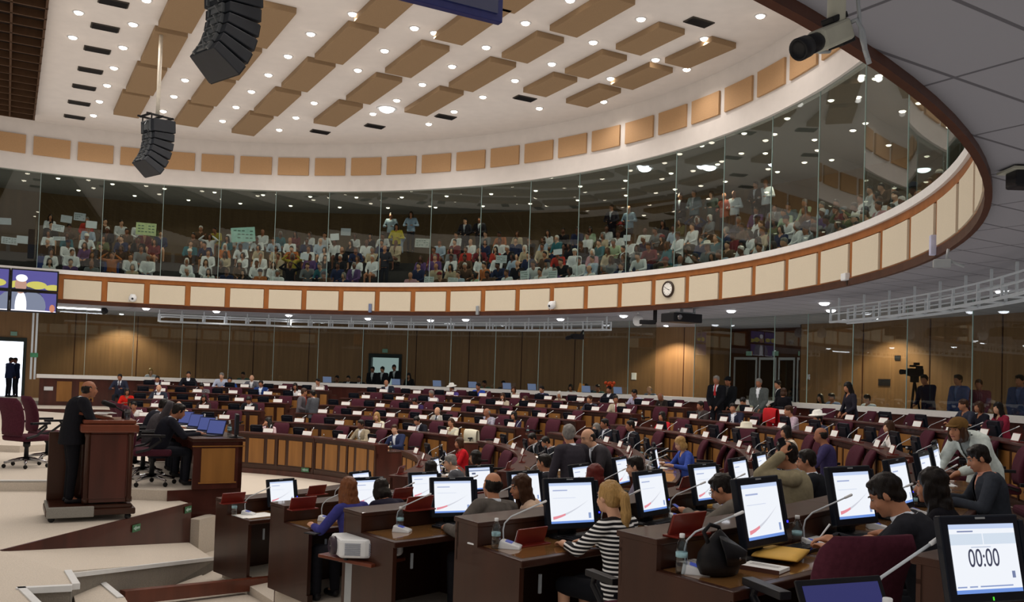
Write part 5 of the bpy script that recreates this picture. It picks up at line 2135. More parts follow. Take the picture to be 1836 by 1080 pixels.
    if eyes:
        eb = MB()
        for s_ in (-1, 1):
            eb.ell(Hd(.028 * s_, .0705, .008), (.0115, .009, .0062), HM, 10, 8)
        out['eyes'] = eb.mesh('eyes', None, True)
        eb = MB()
        for s_ in (-1, 1):
            eb.ell(Hd(.028 * s_, .0785, .008), (.0058, .004, .0058), HM, 8, 6)
            eb.cap(Hd(.014 * s_, .089, .03), Hd(.043 * s_, .075, .03), .0045, .0035, 6)
        out['brows'] = eb.mesh('brows', None, True)
        eb = MB()
        eb.cap(Hd(-.018, .0885, -.062), Hd(.018, .0885, -.062), .0055, .0055, 6)
        out['lips'] = eb.mesh('lips', None, True)
    out['_head'] = hc
    out['_hm'] = HM
    out['_lh'], out['_rh'] = lh, rh
    return out


lip_m = mat('lips', '#8e4a42', .5)
NAMES = {'body': 'person', 'top': 'jacket', 'trousers': 'trousers', 'skirt': 'skirt', 'shirt': 'shirt', 'tie': 'tie', 'shoes': 'shoes', 'eyes': 'eyes', 'brows': 'eyebrows', 'lips': 'lips'}


def place(fig, loc, heading, label, group=None, skin=0, hair=None, hairc='black', top='#26272e', legs='#22232a', shirt='#dfe3ea', tie=None, hat=None, hatc='#e8e4dc', top_mat=None, detail=True, top_name=None, scale=1.0):
    """heading: direction the person faces, degrees"""
    skin = SKINS[skin] if isinstance(skin, int) else skin
    o = link('person', fig['body'])
    o.location = loc
    o.rotation_euler = (0, 0, (heading - 90) * D2R)
    if scale != 1:
        o.scale = (scale,) * 3
    if not fig['body'].materials:
        fig['body'].materials.append(SKINS[0])
    set_mat(o, skin)
    tag(o, label, 'person', group)

    def p(key, name, m_):
        if key not in fig:
            return None
        me = fig[key]
        if not me.materials:
            me.materials.append(m_)
        c = link(name, me, o)
        set_mat(c, m_)
        return c
    p('top', top_name or ('jacket' if 'shirt' in fig else 'shirt_top'), top_mat or cloth(top))
    for h in (hair if isinstance(hair, (list, tuple)) else [hair] if hair else []):
        p('hair_' + h, 'hair', HAIRM[hairc])
    p('trousers', 'trousers', cloth(legs))
    if detail:
        p('skirt', 'skirt', cloth(legs))
        p('shoes', 'shoes', black_pl)
    p('shirt', 'shirt', cloth(shirt))
    if tie:
        p('tie', 'tie', cloth(tie))
    if hat:
        p('hat_' + hat, 'hat' if hat == 'brim' else 'cap', cloth(hatc))
    p('eyes', 'eyes', eye_w)
    p('brows', 'eyebrows', eye_d)
    p('lips', 'lips', lip_m)
    return o


# prototypes shared by the small figures of the far rows
VF = .02
PRO = {
    'suit': figure(True, .12, head=(.12, 0, 0), vox=VF, hair=('short', 'bald'), top='suit'),
    'suit_down': figure(True, .42, head=(.55, .15, 0), vox=VF, hair=('short', 'bald'), top='suit', lh=(-.1, .45, .79), rh=(.16, .42, .79)),
    'suit_side': figure(True, .1, .08, twist=.35, head=(.1, .6, 0), vox=VF, hair=('short', 'bald'), top='suit', lh=(-.2, .36, .79), rh=(.05, .42, .79)),
    'shirt': figure(True, .16, head=(.2, -.25, 0), vox=VF, hair=('short', 'bald', 'thick'), top='shirt', lh=(-.12, .42, .79), rh=(.15, .4, .79)),
    'woman': figure(True, .14, head=(.12, .2, 0), vox=VF, hair=('long', 'bob', 'pony'), top='shirt', female=True, lh=(-.08, .36, .79), rh=(.1, .35, .79)),
    'woman_chin': figure(True, .2, .06, twist=-.3, head=(.1, -.5, .1), vox=VF, hair=('long', 'bob'), top='shirt', female=True, lh=(-.04, .36, .79), rh=(.12, .24, 1.06)),
    'stand': figure(False, .04, head=(.1, 0, 0), vox=VF, hair=('short', 'bald', 'thick'), top='suit', lh=(-.1, .2, .9), rh=(.1, .2, .9)),
    'stand_side': figure(False, .1, .05, twist=.3, head=(.2, .5, 0), vox=VF, hair=('short',), top='suit', lh=(-.2, .1, .86), rh=(.1, .28, 1.0)),
    'stand_woman': figure(False, .12, head=(.25, .1, 0), vox=VF, hair=('long', 'bob'), top='shirt', female=True, lh=(-.12, .22, .95), rh=(.12, .22, .95)),
}


def on_row(px, py, out=1.13, zt=1.2, rows=range(6), side=None):
    """row and angle whose seat head height fits a picture point best"""
    best = None
    for k in rows:
        for p in roots(px, py, RF[k] + out):
            a = ang(p)
            if a > 112 or a < near_end(RF[k] + out) - 1:
                continue
            dz = p.z - TZ[k] - zt
            if best is None or abs(dz) < abs(best[2]):
                best = (k, a, dz)
    return best


CLAIM = []
# head centre in the photograph, pose, hair, hair colour, jacket, shirt, tie, skin, label, rows
FAR = [
    ((216, 677), 'suit', 'short', 'black', '#2e3140', '#e8ecf2', '#3a2530', 1, 'person in dark suit and tie, far left block, rear rows, leftmost'),
    ((228, 701), 'woman', 'bob', 'black', '#c8251c', None, None, 1, 'person in red jacket with yellow scarf near the speaker\'s shoulder'),
    ((282, 680), 'suit', 'short', 'black', '#23242c', '#e8ecf2', None, 0, 'person in dark suit with open white collar, far left block'),
    ((286, 695), 'suit', 'bald', 'white', '#30343f', '#e8ecf2', None, 2, 'older person with white hair and dark suit, far left block'),
    ((338, 670), 'suit', 'short', 'black', '#1d1e24', '#eef1f5', None, 0, 'person in black suit with bright white shirt, rear row of far left block'),
    ((398, 672), 'shirt', 'short', 'grey', '#b9bfd0', None, None, 2, 'grey-haired person in pale shirt, rear row, far left block'),
    ((412, 682), 'suit', 'short', 'black', '#24407e', '#c7d2e8', None, 0, 'person in bright blue jacket resting chin, far left block'),
    ((365, 690), 'suit_down', 'short', 'black', '#6f6a6c', '#77727a', None, 1, 'person in grey jacket leaning over the desk, far left block'),
    ((367, 711), 'woman', 'long', 'black', '#3a2c2c', None, None, 1, 'person with long dark hair in dark top, far left block, third row'),
    ((322, 726), 'suit', 'bald', 'grey', '#b5a68c', '#c9c2b2', None, 2, 'bald person in beige jacket beyond the platform table'),
    ((240, 727), 'shirt', 'short', 'black', '#d8d5cd', None, None, 1, 'person in white shirt right of the lectern top'),
    ((452, 677), 'suit', 'bald', 'grey', '#5f5f66', '#e0e0e0', None, 2, 'bald person in grey at the rear row near the left aisle'),
    ((469, 687), 'suit', 'short', 'black', '#233a6e', '#dfe8f8', None, 1, 'person in blue suit beside the left radial aisle'),
    ((451, 713), 'suit_down', 'short', 'black', '#202126', '#e8e8e8', None, 1, 'person in black leaning at the aisle end of the far left block'),
    ((531, 690), 'woman', 'long', 'black', '#d9d7d4', None, None, 1, 'person with dark hair and white top left of the standing pair'),
    ((572, 684), 'shirt', 'short', 'black', '#c7bfb5', None, None, 0, 'person in pale shirt, rear row, behind the standing pair'),
    ((696, 686), 'suit_side', 'bald', 'brown', '#2a2c36', '#dfe3ea', None, 0, 'person in dark suit in the rear row below the lit doorway'),
    ((486, 753), 'woman_chin', 'long', 'black', '#d0b4b6', None, None, 0, 'person with long black hair and pink blouse at left of the front row'),
    ((651, 760), 'suit', 'short', 'black', '#a3957c', '#e8e6e0', None, 3, 'dark-skinned person in beige jacket in the front row'),
    ((678, 744), 'woman', 'long', 'blond', '#e6dfc6', None, None, 2, 'blond person in cream jacket in the second row'),
    ((713, 770), 'suit_side', 'short', 'brown', '#2b3350', '#e3e6ea', None, 2, 'person in navy suit sitting side-on at the right end of the front row'),
    ((776, 706), 'shirt', 'short', 'grey', '#a9b0bc', None, None, 1, 'grey-haired person in pale blue shirt left of the white-hatted one'),
    ((812, 697), 'shirt', 'short', 'black', '#5b4a8c', None, None, 1, 'person in purple shirt wearing a white hat', 'brim'),
    ((752, 717), 'suit_down', 'short', 'black', '#3b2c55', '#5a4a80', None, 1, 'person in purple leaning down, fourth row of far middle block'),
    ((787, 738), 'suit', 'bald', 'grey', '#a9a49c', '#e8ecf2', '#22283a', 2, 'grey-haired person in pale grey jacket, third row of far middle block'),
    ((757, 750), 'suit_down', 'short', 'black', '#23242b', '#e3e6ee', None, 0, 'person in black suit writing in the second row of far middle block'),
    ((812, 755), 'woman', 'pony', 'brown', '#e0d8bd', None, None, 0, 'person in cream blouse at the right end of the second row'),
    ((859, 692), 'shirt', 'short', 'black', '#2f4ba6', None, None, 1, 'person in royal blue shirt in the rear row'),
    ((923, 696), 'woman', 'bob', 'brown', '#d3cbb4', None, None, 0, 'person with brown bob and cream top in the rear row'),
    ((903, 709), 'woman', 'long', 'brown', '#b9ab95', None, None, 0, 'person with long brown hair in beige, fifth row of far middle block'),
    ((946, 714), 'woman_chin', 'long', 'brown', '#b5bd97', None, None, 2, 'person in pale green jacket holding her chin, fifth row'),
    ((877, 739), 'shirt', 'bald', 'grey', '#9d98a6', None, None, 1, 'grey-haired person in grey jacket behind a raised monitor, third row'),
    ((925, 743), 'woman', 'bob', 'black', '#2c2640', None, None, 0, 'person in dark jacket over purple at the right end of the third row'),
    ((974, 698), 'suit', 'short', 'black', '#23293c', '#8ea0d8', None, 0, 'person in dark jacket over blue shirt in the rear row'),
    ((1005, 707), 'woman', 'bob', 'white', '#c9bda8', None, None, 0, 'white-haired person in beige cardigan, fifth row'),
    ((1060, 716), 'suit', 'short', 'brown', '#3d3f4a', '#e3e6ee', '#4a4a58', 0, 'person in charcoal suit and tie, fifth row of far middle block'),
    ((1108, 715), 'suit_side', 'short', 'black', '#b3a690', '#d9cfc8', '#7a2430', 1, 'person in beige jacket and red tie at the right end of the fifth row'),
    ((1094, 697), 'suit', 'short', 'black', '#1e2028', '#eef0f2', None, 1, 'person in black under a red flower headdress in the rear row'),
    ((1141, 704), 'shirt', 'thick', 'black', '#b5aec4', None, None, 1, 'person in pale checked shirt in the rear row'),
    ((1195, 708), 'suit_down', 'bald', 'grey', '#2b2624', '#4a4038', None, 1, 'person in dark clothes with a tan bag at the right end of the rear row'),
    ((1191, 744), 'woman', 'bob', 'black', '#c42a33', None, None, 0, 'person with short black hair in red jacket, right-hand block, fourth row'),
    ((1136, 763), 'suit', 'short', 'black', '#22242c', '#e3e6ea', None, 1, 'person in black suit behind a lit monitor, right-hand block, third row'),
    ((973, 783), 'suit_down', 'short', 'black', '#292b30', '#dfe3ea', None, 0, 'person in dark suit with hand on face left of the standing men'),
    ((998, 790), 'suit_down', 'short', 'black', '#1e1f24', '#ccaaaa', None, 0, 'person in black partly hidden left of the standing men'),
    ((1089, 760), 'suit', 'short', 'black', '#22252e', '#c9ccd4', None, 1, 'person in dark jacket right of the bald standing man'),
    ((1074, 767), 'woman', 'bob', 'grey', '#8b857c', None, None, 2, 'grey-haired person beside the bald standing man'),
    ((1342, 716), 'suit_down', 'short', 'black', '#8a8a72', '#b0a898', None, 0, 'person in olive jacket seated below the standing group'),
    ((1260, 727), 'suit', 'short', 'black', '#3a3230', '#555555', None, 1, 'person in dark clothes seated left of the standing guard'),
    ((1319, 731), 'suit_side', 'short', 'black', '#262838', '#e8eaf0', None, 0, 'person in dark suit leaning sideways below the guards'),
    ((1421, 735), 'shirt', 'short', 'brown', '#b9a3ae', None, None, 0, 'person in pink striped shirt left of the white cowboy hat'),
    ((1417, 771), 'woman', 'bob', 'black', '#d6c6b0', None, None, 0, 'person with dark hair and cream blouse stretching to a monitor'),
    ((1472, 753), 'suit', 'short', 'black', '#3c3e50', '#d8d8e0', None, 0, 'person wearing a white cowboy hat on the right', 'brim'),
    ((1484, 777), 'shirt', 'bald', 'black', '#3c3558', None, None, 1, 'person in purple shirt seen in front of the white cowboy hat'),
    ((1602, 763), 'woman', 'bob', 'brown', '#e6dfd8', None, None, 2, 'person with brown hair and white blouse on the right'),
    ((830, 792), 'woman', 'bob', 'brown', '#c21f28', None, None, 0, 'person in bright red jacket in the front row of right-hand block'),
]
for it in FAR:
    (px, py), pose, hr, hcol, tp, sh, tie, sk, lab = it[:9]
    hat = it[9] if len(it) > 9 else None
    b = on_row(px, py)
    if not b:
        print('NO ROW', lab)
        continue
    k, a, dz = b
    if abs(dz) > .14:
        print('FAR', lab, ROWN[k], round(a, 1), round(dz, 2))
    rr = RF[k] + DEEP + .33
    p = pol(rr, a, TZ[k] + max(-.12, min(.16, dz * .8)))
    fig = PRO[pose]
    place(fig, p, a + 180 + rnd.uniform(-8, 8), lab, None, sk, hr, hcol, tp, '#23242a', sh or '#dddddd', tie, hat, '#ece8de', detail=True)
    CLAIM.append((k, a))
# ---------------------------------------------------------------- people near the camera, each in a pose of their own
VN = .0105
stripes = stripe_mat('black_white_stripes', '#16161a', '#e6e2dc', .03, .85, 2, .58)


def row_at(k, a, out=1.17, dz=0):
    return pol(RF[k] + out, a, TZ[k] + dz)


def chair_at(k, a, label, out=1.27, turn=0, dz=0):
    p = pol(RF[k] + out, a, TZ[k] + dz)
    return put_chair((p.x, p.y, TZ[k]), a + 180 + turn, label)


def custom(loc, heading, label, hair, hairc, skin, top, legs='#1f2026', shirt='#dfe3ea', tie=None, tmat=None, hat=None, hatc='#e8e4dc', scale=1.0, vox=VN, tname=None, kind='suit', eyes=True, **kw):
    hs = tuple(hair) if isinstance(hair, (list, tuple)) else (hair,)
    f = figure(vox=vox, hair=hs, eyes=eyes, top=kind, **kw)
    o = place(f, loc, heading, label, None, skin, list(hs), hairc, top, legs, shirt, tie, hat, hatc, tmat, True, tname, scale)
    return o, f


custom(row_at(3, -46.3, 1.2), -46.6 + 182, 'person with blond ponytail and black-and-white striped dress reaching to a keyboard', 'pony', 'blond', 2, '#222222', '#17181c', tmat=stripes, tname='striped_dress', kind='dress',
       female=True, skirt=True, lean=.14, head=(.05, -.08, 0), lh=(-.06, .46, .785), rh=(.17, .40, .785), fingers=.3)
chair_at(3, -47.6, 'maroon desk chair under the ponytailed woman in stripes', 1.62, -14).scale = (1, 1, 1.13)
# man in dark suit writing, lower right
p = at_d(1682, 950, 5.05)
hp = V((p.x, p.y, TZ[4] + .04))
o, f = custom(hp, 150, 'person with short black hair and dark suit writing with a white pen at lower right', 'short', 'black', 0, '#26262a', '#1b1c20', '#d8dade', None, lean=.4, head=(.55, .05, 0), lh=(-.1, .54, .8), rh=(.08, .56, .84), fingers=.5, hand_dir=[None, (-.3, 1, -.1)])
RH = M.Rotation((150 - 90) * D2R, 3, 'Z')
w = hp + RH @ f['_rh']
t = thing('pen', 'white pen in the hand of the man in the dark suit', 'pen', w + RH @ V((-.02, .1, -.02)))
part('barrel', MB().tube([(0, 0, 0), RH @ V((.05, -.06, .1))], [.005, .006], 8), white_pl, t, True)
part('grip', MB().tube([RH @ V((-.03, .036, -.06)), (0, 0, 0)], [.003, .006], 8), mat('blue_pen', '#2a3890', .4), t, True)
p = at_d(1580, 1000, 4.35) + V((-.2, .25, 0))
t = put_chair((p.x, p.y, TZ[4]), 108, 'empty-looking maroon chair back at the bottom right, beside the yellow envelope', 'row')
t.scale = (1.1, 1.12, 1.14)
# man bending over a phone
p = row_at(3, -39.7, 1.46, .05)
o, f = custom(p, -39 + 186, 'person in brown-grey suit and glasses bending low over a phone', 'short', 'black', 0, '#6a6259', '#2a2a2e', '#b9bcc4', None, lean=.62, head=(.55, .1, 0), lh=(-.06, .66, .85), rh=(.16, .6, .8), fingers=.55, hand_dir=[(.3, 1, .25), None])
RH = M.Rotation((-39 + 186 - 90) * D2R, 3, 'Z')
w = p + RH @ f['_lh']
t = thing('phone', 'dark phone held by the man bending over in the brown-grey suit', 'phone', w + RH @ V((.02, .08, .02)), (-39 + 96) * D2R)
part('body', MB().box((0, 0, 0), (.065, .13, .009), M.Rotation(.5, 3, 'X')), black_pl, t, bev=.003)
part('screen', MB().box(M.Rotation(.5, 3, 'X') @ V((0, 0, .005)), (.055, .11, .001), M.Rotation(.5, 3, 'X')), lcd, t)
hc = p + RH @ f['_head']
HMx = RH @ f['_hm']
t = thing('eyeglasses', 'thin dark eyeglasses on the man bending over a phone', 'eyeglasses', hc)
m = MB()
for s_ in (-1, 1):
    m.tube([HMx @ V((.03 * s_ + .022 * math.cos(q_ * PI / 6), .098, .004 + .018 * math.sin(q_ * PI / 6))) for q_ in range(13)], .0018, 5)
    m.tube([HMx @ V((.052 * s_, .096, .01)), HMx @ V((.078 * s_, .05, .012)), HMx @ V((.082 * s_, -.01, .008))], .002, 5)
m.tube([HMx @ V((-.008, .1, .008)), HMx @ V((.008, .1, .008))], .0018, 5)
part('frame', m, black_pl, t, True)
chair_at(3, -37.5, 'maroon desk chair behind the man bending over a phone', 1.5, 8)
# whispering pair
custom(row_at(2, -43.6, 1.15), -43.6 + 176, 'bald person in grey jacket seen from behind, listening to the woman beside him', 'bald', 'black', 0, '#5c554f', '#232327', '#c9ccd2', None, lean=.12, side=.1, head=(.05, -.25, .12), lh=(-.2, .42, .785), rh=(.16, .42, .785))
chair_at(2, -43.9, 'maroon desk chair under the bald man in grey', 1.5)
custom(row_at(2, -40.6, 1.12), -40.6 + 215, 'person with brown hair and pale beige jacket whispering to the bald man', 'long', 'brown', 0, '#c9ab93', '#2a2a2e', kind='jacket', shirt='#2c2a30', female=True, lean=.22, side=-.12, twist=.1, head=(.2, .35, -.1), lh=(-.16, .36, .79), rh=(.16, .38, .79))
chair_at(2, -40.0, 'maroon desk chair under the whispering woman in beige', 1.45, 30)
# woman in blue
custom(row_at(1, -44.6, 1.16), -44.6 + 184, 'person with long auburn hair and violet-blue top seen from behind', 'long', 'auburn', 2, '#3b3b78', '#1d1d22', kind='shirt', female=True, lean=.1, head=(.05, -.1, 0), lh=(-.24, .34, .785), rh=(.18, .38, .785))
chair_at(1, -44.0, 'black-looking desk chair back beside the woman in violet blue', 1.4, 14)
# man on the phone
o, f = custom(row_at(3, -33.9, 1.24, .06), -34.6 + 196, 'person in khaki jacket holding a phone to the ear', 'short', 'black', 0, '#8d8166', '#2a2a2c', '#8e9094', None, kind='jacket', lean=.16, head=(.1, .1, 0), lh=(-.13, .17, 1.2), rh=(.2, .4, .79), scale=1.06, hint=(-.15, .15, -1), fingers=.7, hand_dir=[(.35, -.3, .8), None])
chair_at(3, -34.2, 'maroon desk chair of the man in the khaki jacket', 1.5, 16)
p_ = row_at(3, -33.9, 1.24, .06) + M.Rotation((-34.6 + 106) * D2R, 3, 'Z') @ (f['_lh'] + V((.035, -.01, .07))) * 1.08
t = thing('phone', 'dark phone at the ear of the man in khaki', 'phone', p_, (-34.6 + 106) * D2R)
part('body', MB().box((0, 0, 0), (.012, .06, .12), M.Rotation(-.4, 3, 'X')), black_pl, t, bev=.003)
part('screen', MB().box((.0065, 0, 0), (.001, .05, .1), M.Rotation(-.4, 3, 'X')), navy_pl, t)
# dark-haired woman and the man in front of the leaning woman
custom(row_at(4, -41.6, 1.1), -41.6 + 186, 'person with long black hair and black top seated at the right', 'long', 'black', 0, '#17161a', '#17161a', kind='shirt', female=True, lean=.12, head=(.12, .1, 0), lh=(-.2, .40, .79), rh=(.14, .4, .79))
custom(row_at(4, -31.0, .98), -31 + 196, 'person with black hair and charcoal jacket looking down, beside the woman in white jacket', 'short', 'black', 0, '#33363c', '#1d1e22', '#c78f78', None, kind='jacket', lean=.2, head=(.4, .1, 0))
chair_at(4, -31.5, 'maroon desk chair behind the man in charcoal at the right', 1.5)
p = at_d(1768, 800, 9.3)
custom((p.x, p.y, .9), 205, 'person in white jacket and brown cap standing and leaning forward at the right', 'bob', 'brown', 0, '#c9cfc6', '#9aa09a', '#8a8f8a', kind='jacket', sit=False, female=True, lean=.75, head=(.1, .1, 0), lh=(-.15, .55, .95), rh=(.15, .5, .95), hat='cap', hatc='#6b4f2c')
# others of the near rows
custom(row_at(2, -35.0, 1.1), -35 + 180, 'person with dyed red hair seen from behind the blond ponytail', 'bob', 'red', 2, '#3b3a3e', kind='shirt', female=True, lean=.12, head=(.1, 0, 0), vox=.014)
custom(row_at(2, -29.6, 1.12), -29.6 + 190, 'person with black hair and grey-lilac shirt in side view', 'short', 'black', 2, '#77707e', kind='shirt', lean=.2, head=(.25, .15, 0), vox=.013)
custom(row_at(2, -5, 1.05), -5 + 200, 'person with blond hair and blue denim shirt looking down', 'bob', 'blond', 2, '#3d52a0', kind='shirt', female=True, lean=.25, head=(.4, .1, 0), vox=.014)
custom(row_at(3, -29.0, 1.14), -29 + 188, 'person in black suit behind the man in khaki', 'short', 'black', 0, '#232428', kind='suit', lean=.15, head=(.2, .1, 0), vox=.014)
custom(row_at(1, -41.2, 1.1), -41.2 + 170, 'person with dark hair bent low left of the lit monitor in the second near row', 'bob', 'black', 0, '#211f2c', kind='shirt', female=True, lean=.5, head=(.5, 0, 0), vox=.014)
custom(row_at(0, -21.5, 1.15), -21.5 + 180, 'person with black hair seen from behind in front of the red-jacketed woman', 'bob', 'black', 0, '#2a2a30', kind='shirt', female=True, lean=.12, head=(.1, 0, 0), vox=.014)
custom(row_at(0, -15.0, 1.15), -15 + 190, 'grey-haired person in grey jacket in side view, front near row', 'short', 'grey', 2, '#4c4c50', kind='suit', lean=.2, head=(.25, .2, 0), vox=.014)
custom(row_at(0, -6.5, 1.2), -6.5 + 185, 'person with black hair and patterned blouse behind the red-jacketed woman', 'bob', 'black', 0, '#8d7a72', kind='shirt', female=True, lean=.1, head=(.1, 0, 0), vox=.014)
custom(row_at(1, -22.5, 1.15), -22.5 + 180, 'person with black hair seen from behind beyond the bald man', 'short', 'black', 0, '#2b2b30', kind='suit', lean=.12, head=(.1, 0, 0), vox=.014)
CLAIM += [(3, -46.6), (3, -39), (3, -34.6), (2, -43.6), (2, -40.3), (1, -44.6), (4, -31), (4, -45)]
for i, (k, a) in enumerate(((2, -35), (2, -29.6), (2, -5), (3, -29), (1, -41.2), (0, -21.5), (0, -15), (0, -6.5), (1, -22.5), (4, -41.6))):
    CLAIM.append((k, a))
# standing men seen from behind
p = at_d(1030, 790, 11.6)
custom((p.x, p.y, TZ[1]), 125, 'grey-haired person in dark suit standing with back to the camera', 'short', 'grey', 0, '#38343a', '#232228', kind='suit', sit=False, lean=.12, head=(.15, -.5, 0), lh=(-.27, .15, .85), rh=(.27, .15, .85), vox=.013, scale=1.04)
p = at_d(1092, 800, 11.9)
custom((p.x, p.y, TZ[1]), 195, 'bald person in dark suit standing bent towards the grey-haired one', 'bald', 'black', 2, '#3d393c', '#26252a', kind='suit', sit=False, lean=.42, head=(.3, .3, 0), lh=(-.22, .35, .85), rh=(.22, .25, .8), vox=.013, scale=1.05)
# speaker at the lectern
p = V((lp.x, lp.y, 0)) + W * -.2 + U * .34
custom((p.x, p.y, ZD + .19), 34, 'balding person in dark suit speaking at the lectern', 'bald', 'black', 1, '#17171b', '#131317', '#d6dae2', '#3a2028', kind='suit', sit=False, lean=.24, head=(.05, .05, 0), lh=(-.24, .42, 1.06), rh=(.2, .42, 1.08), vox=.013, scale=.91, fat=1.18)
# secretaries
for x, y, lab, kw in ((-.38, .7, 'person in black suit typing at the near end of the platform table', dict(top='#1b1b22', head=(.35, .05, 0), lean=.4, lh=(-.16, .56, .79), rh=(.2, .56, .79))),
                      (-.36, 1.75, 'person in grey suit resting head on hand at the platform table', dict(top='#4a4547', head=(.2, -.2, 0), lean=.4, lh=(-.16, .46, .79), rh=(.1, .22, 1.12))),
                      (-.3, 2.7, 'person in dark suit farthest along the platform table', dict(top='#23232a', head=(.3, 0, 0), lean=.42))):
    top = kw.pop('top')
    p = tbl(x, y)
    custom((p.x, p.y, ZU), 29.4, lab, 'short', 'black', 1, top, kind='suit', vox=.014, scale=.97, **kw)

# standing figures farther off, from the shared poses
STAND = [
    ((541, 703), 27.0, TZ[2], -20, 'stand_side', 'short', 'brown', '#5f595c', '#c79f9a', '#a04038', 0, 'person in grey suit and pink tie standing in the far aisle, facing us'),
    ((563, 708), 26.7, TZ[2], 150, 'stand', 'short', 'black', '#4f5054', '#dddddd', None, 1, 'person in grey suit standing with back to us in the far aisle'),
    ((1286, 682), 25.6, Z_OUT - .15, 235, 'stand', 'short', 'grey', '#141519', '#e6e6ea', '#a82a2c', 1, 'person in black suit and red tie standing before the pale wood panel'),
    ((1307, 684), 26.0, Z_OUT - .15, 230, 'stand', 'short', 'black', '#15171a', '#3a3a3a', None, 1, 'uniformed guard in dark cap standing beside the red-tied one', 'cap', '#101215'),
    ((1362, 687), 25.2, Z_OUT - .15, 235, 'stand', 'short', 'grey', '#565a58', '#eef0f4', None, 1, 'person in grey jacket and open white shirt standing before the glass entrance'),
    ((1401, 690), 25.4, Z_OUT - .15, 160, 'stand_side', 'short', 'black', '#1b1c20', '#e8e8e8', None, 0, 'person in black suit in profile before the glass entrance'),
    ((1403, 712), 23.5, TZ[5], 60, 'stand_woman', 'bob', 'brown', '#17161a', None, None, 0, 'person in black with brown hair standing with back to us before the entrance'),
    ((1528, 695), 20.0, TZ[5] + .1, 190, 'stand_woman', 'long', 'black', '#2a2830', None, None, 0, 'person with very long black hair leaning at the parapet on the right'),
    ((669, 663), 36.6, Z_OUT, 260, 'stand', 'short', 'black', '#15181c', '#cfd3d6', None, 1, 'person in black suit in the lit far doorway, left of three'),
    ((687, 663), 36.4, Z_OUT, 250, 'stand', 'thick', 'black', '#181a1e', '#ccd0d4', None, 0, 'person in black suit in the lit far doorway, middle of three'),
    ((711, 660), 36.8, Z_OUT, 230, 'stand_side', 'short', 'black', '#141619', '#d4d8da', None, 1, 'person in black suit in the lit far doorway, right of three'),
    ((735, 674), 36.5, Z_OUT - .1, 250, 'stand_woman', 'long', 'black', '#1a1a1c', None, None, 0, 'person with long dark hair standing right of the lit far doorway'),
    ((17, 652), -22.9, Z_OUT, 60, 'stand', 'short', 'black', '#1c2238', '#99aacc', None, 3, 'person silhouetted in the bright left doorway, left of two'),
    ((30, 648), -23.2, Z_OUT, 240, 'stand', 'short', 'black', '#182036', '#e0e8ff', None, 3, 'person silhouetted in the bright left doorway, right of two'),
    ((1666, 668), -20.3, Z_OUT, 185, 'stand_side', 'short', 'black', '#15182c', '#15182c', None, 1, 'camera operator in navy shirt behind the glass on the right'),
    ((1722, 668), -20.2, Z_OUT, 200, 'stand', 'short', 'black', '#3a4a72', '#55658c', None, 1, 'person in blue standing behind the glass right of the camera operator'),
    ((1756, 690), -20.6, Z_OUT, 230, 'stand', 'short', 'brown', '#6a3a40', '#6a3a40', None, 1, 'person in dull red shirt standing behind the glass at the right'),
    ((1832, 665), -20.1, Z_OUT, 210, 'stand', 'short', 'black', '#3c4463', '#50597c', None, 1, 'person in slate blue standing behind the glass at the right edge'),
]
for it in STAND:
    (px, py), d, z, hd, pose, hr, hcol, tp, sh, tie, sk, lab = it[:12]
    p = at_d(px, py, d) if d > 0 else roots(px, py, -d)[-1]
    hat, hc_ = (it[12], it[13]) if len(it) > 12 else (None, '#ffffff')
    h = PRO[pose]['_head'].z
    s_ = max(.94, min(1.1, (p.z - z) / h))
    place(PRO[pose], (p.x, p.y, z), hd, lab, None, sk, hr, hcol, tp, '#1d1e24', sh or '#dddddd', tie, hat, hc_, scale=s_)
# seated behind the parapet
BACK = [((271, 664), 'woman', 'bob', 'blond', '#c9cdd8', 2, 'person in white behind the parapet at the far left'), ((437, 672), 'shirt', 'short', 'black', '#3d5a4a', 1, 'person in green top behind the parapet, far left block'),
        ((606, 680), 'shirt', 'short', 'black', '#4a4636', 1, 'person in olive top behind the parapet left of the lit doorway'), ((626, 681), 'suit', 'short', 'black', '#24262c', 0, 'person in black suit behind the parapet left of the lit doorway'),
        ((645, 681), 'suit', 'short', 'black', '#1f2125', 1, 'person in black suit behind the parapet, next to the lit doorway'), ((871, 690), 'shirt', 'short', 'black', '#56705e', 1, 'person in grey-green behind the parapet near the middle'),
        ((905, 688), 'shirt', 'short', 'black', '#2b2c33', 1, 'person in dark top behind the parapet near the blue laptops'), ((1026, 700), 'woman', 'bob', 'black', '#d8d8da', 0, 'person in white behind the parapet left of the orange envelope'),
        ((1056, 696), 'suit_side', 'short', 'black', '#20222a', 1, 'person in dark suit holding an orange envelope at the parapet'), ((1075, 700), 'shirt', 'short', 'black', '#3f5a55', 1, 'person in green behind the parapet right of the orange envelope'),
        ((1168, 699), 'shirt', 'bald', 'grey', '#6f7686', 2, 'person with grey hair behind the parapet by the wood panel'), ((1476, 717), 'woman', 'long', 'black', '#1c1d22', 0, 'person with long dark hair seated behind the parapet on the right'),
        ((1497, 716), 'shirt', 'short', 'black', '#8f9bb8', 1, 'person in pale blue behind the parapet on the right'), ((1561, 722), 'shirt', 'thick', 'black', '#e3e8ec', 0, 'person in white shirt seated behind the parapet on the right'),
        ((1738, 733), 'shirt', 'short', 'brown', '#3a3c48', 0, 'person with brown hair seated behind the brown-capped woman'), ((1765, 735), 'woman', 'bob', 'brown', '#22222a', 0, 'person with curly brown hair seated at the far right'),
        ((1800, 738), 'woman', 'long', 'black', '#8c2a3c', 2, 'person with long black hair and dark red scarf at the far right')]
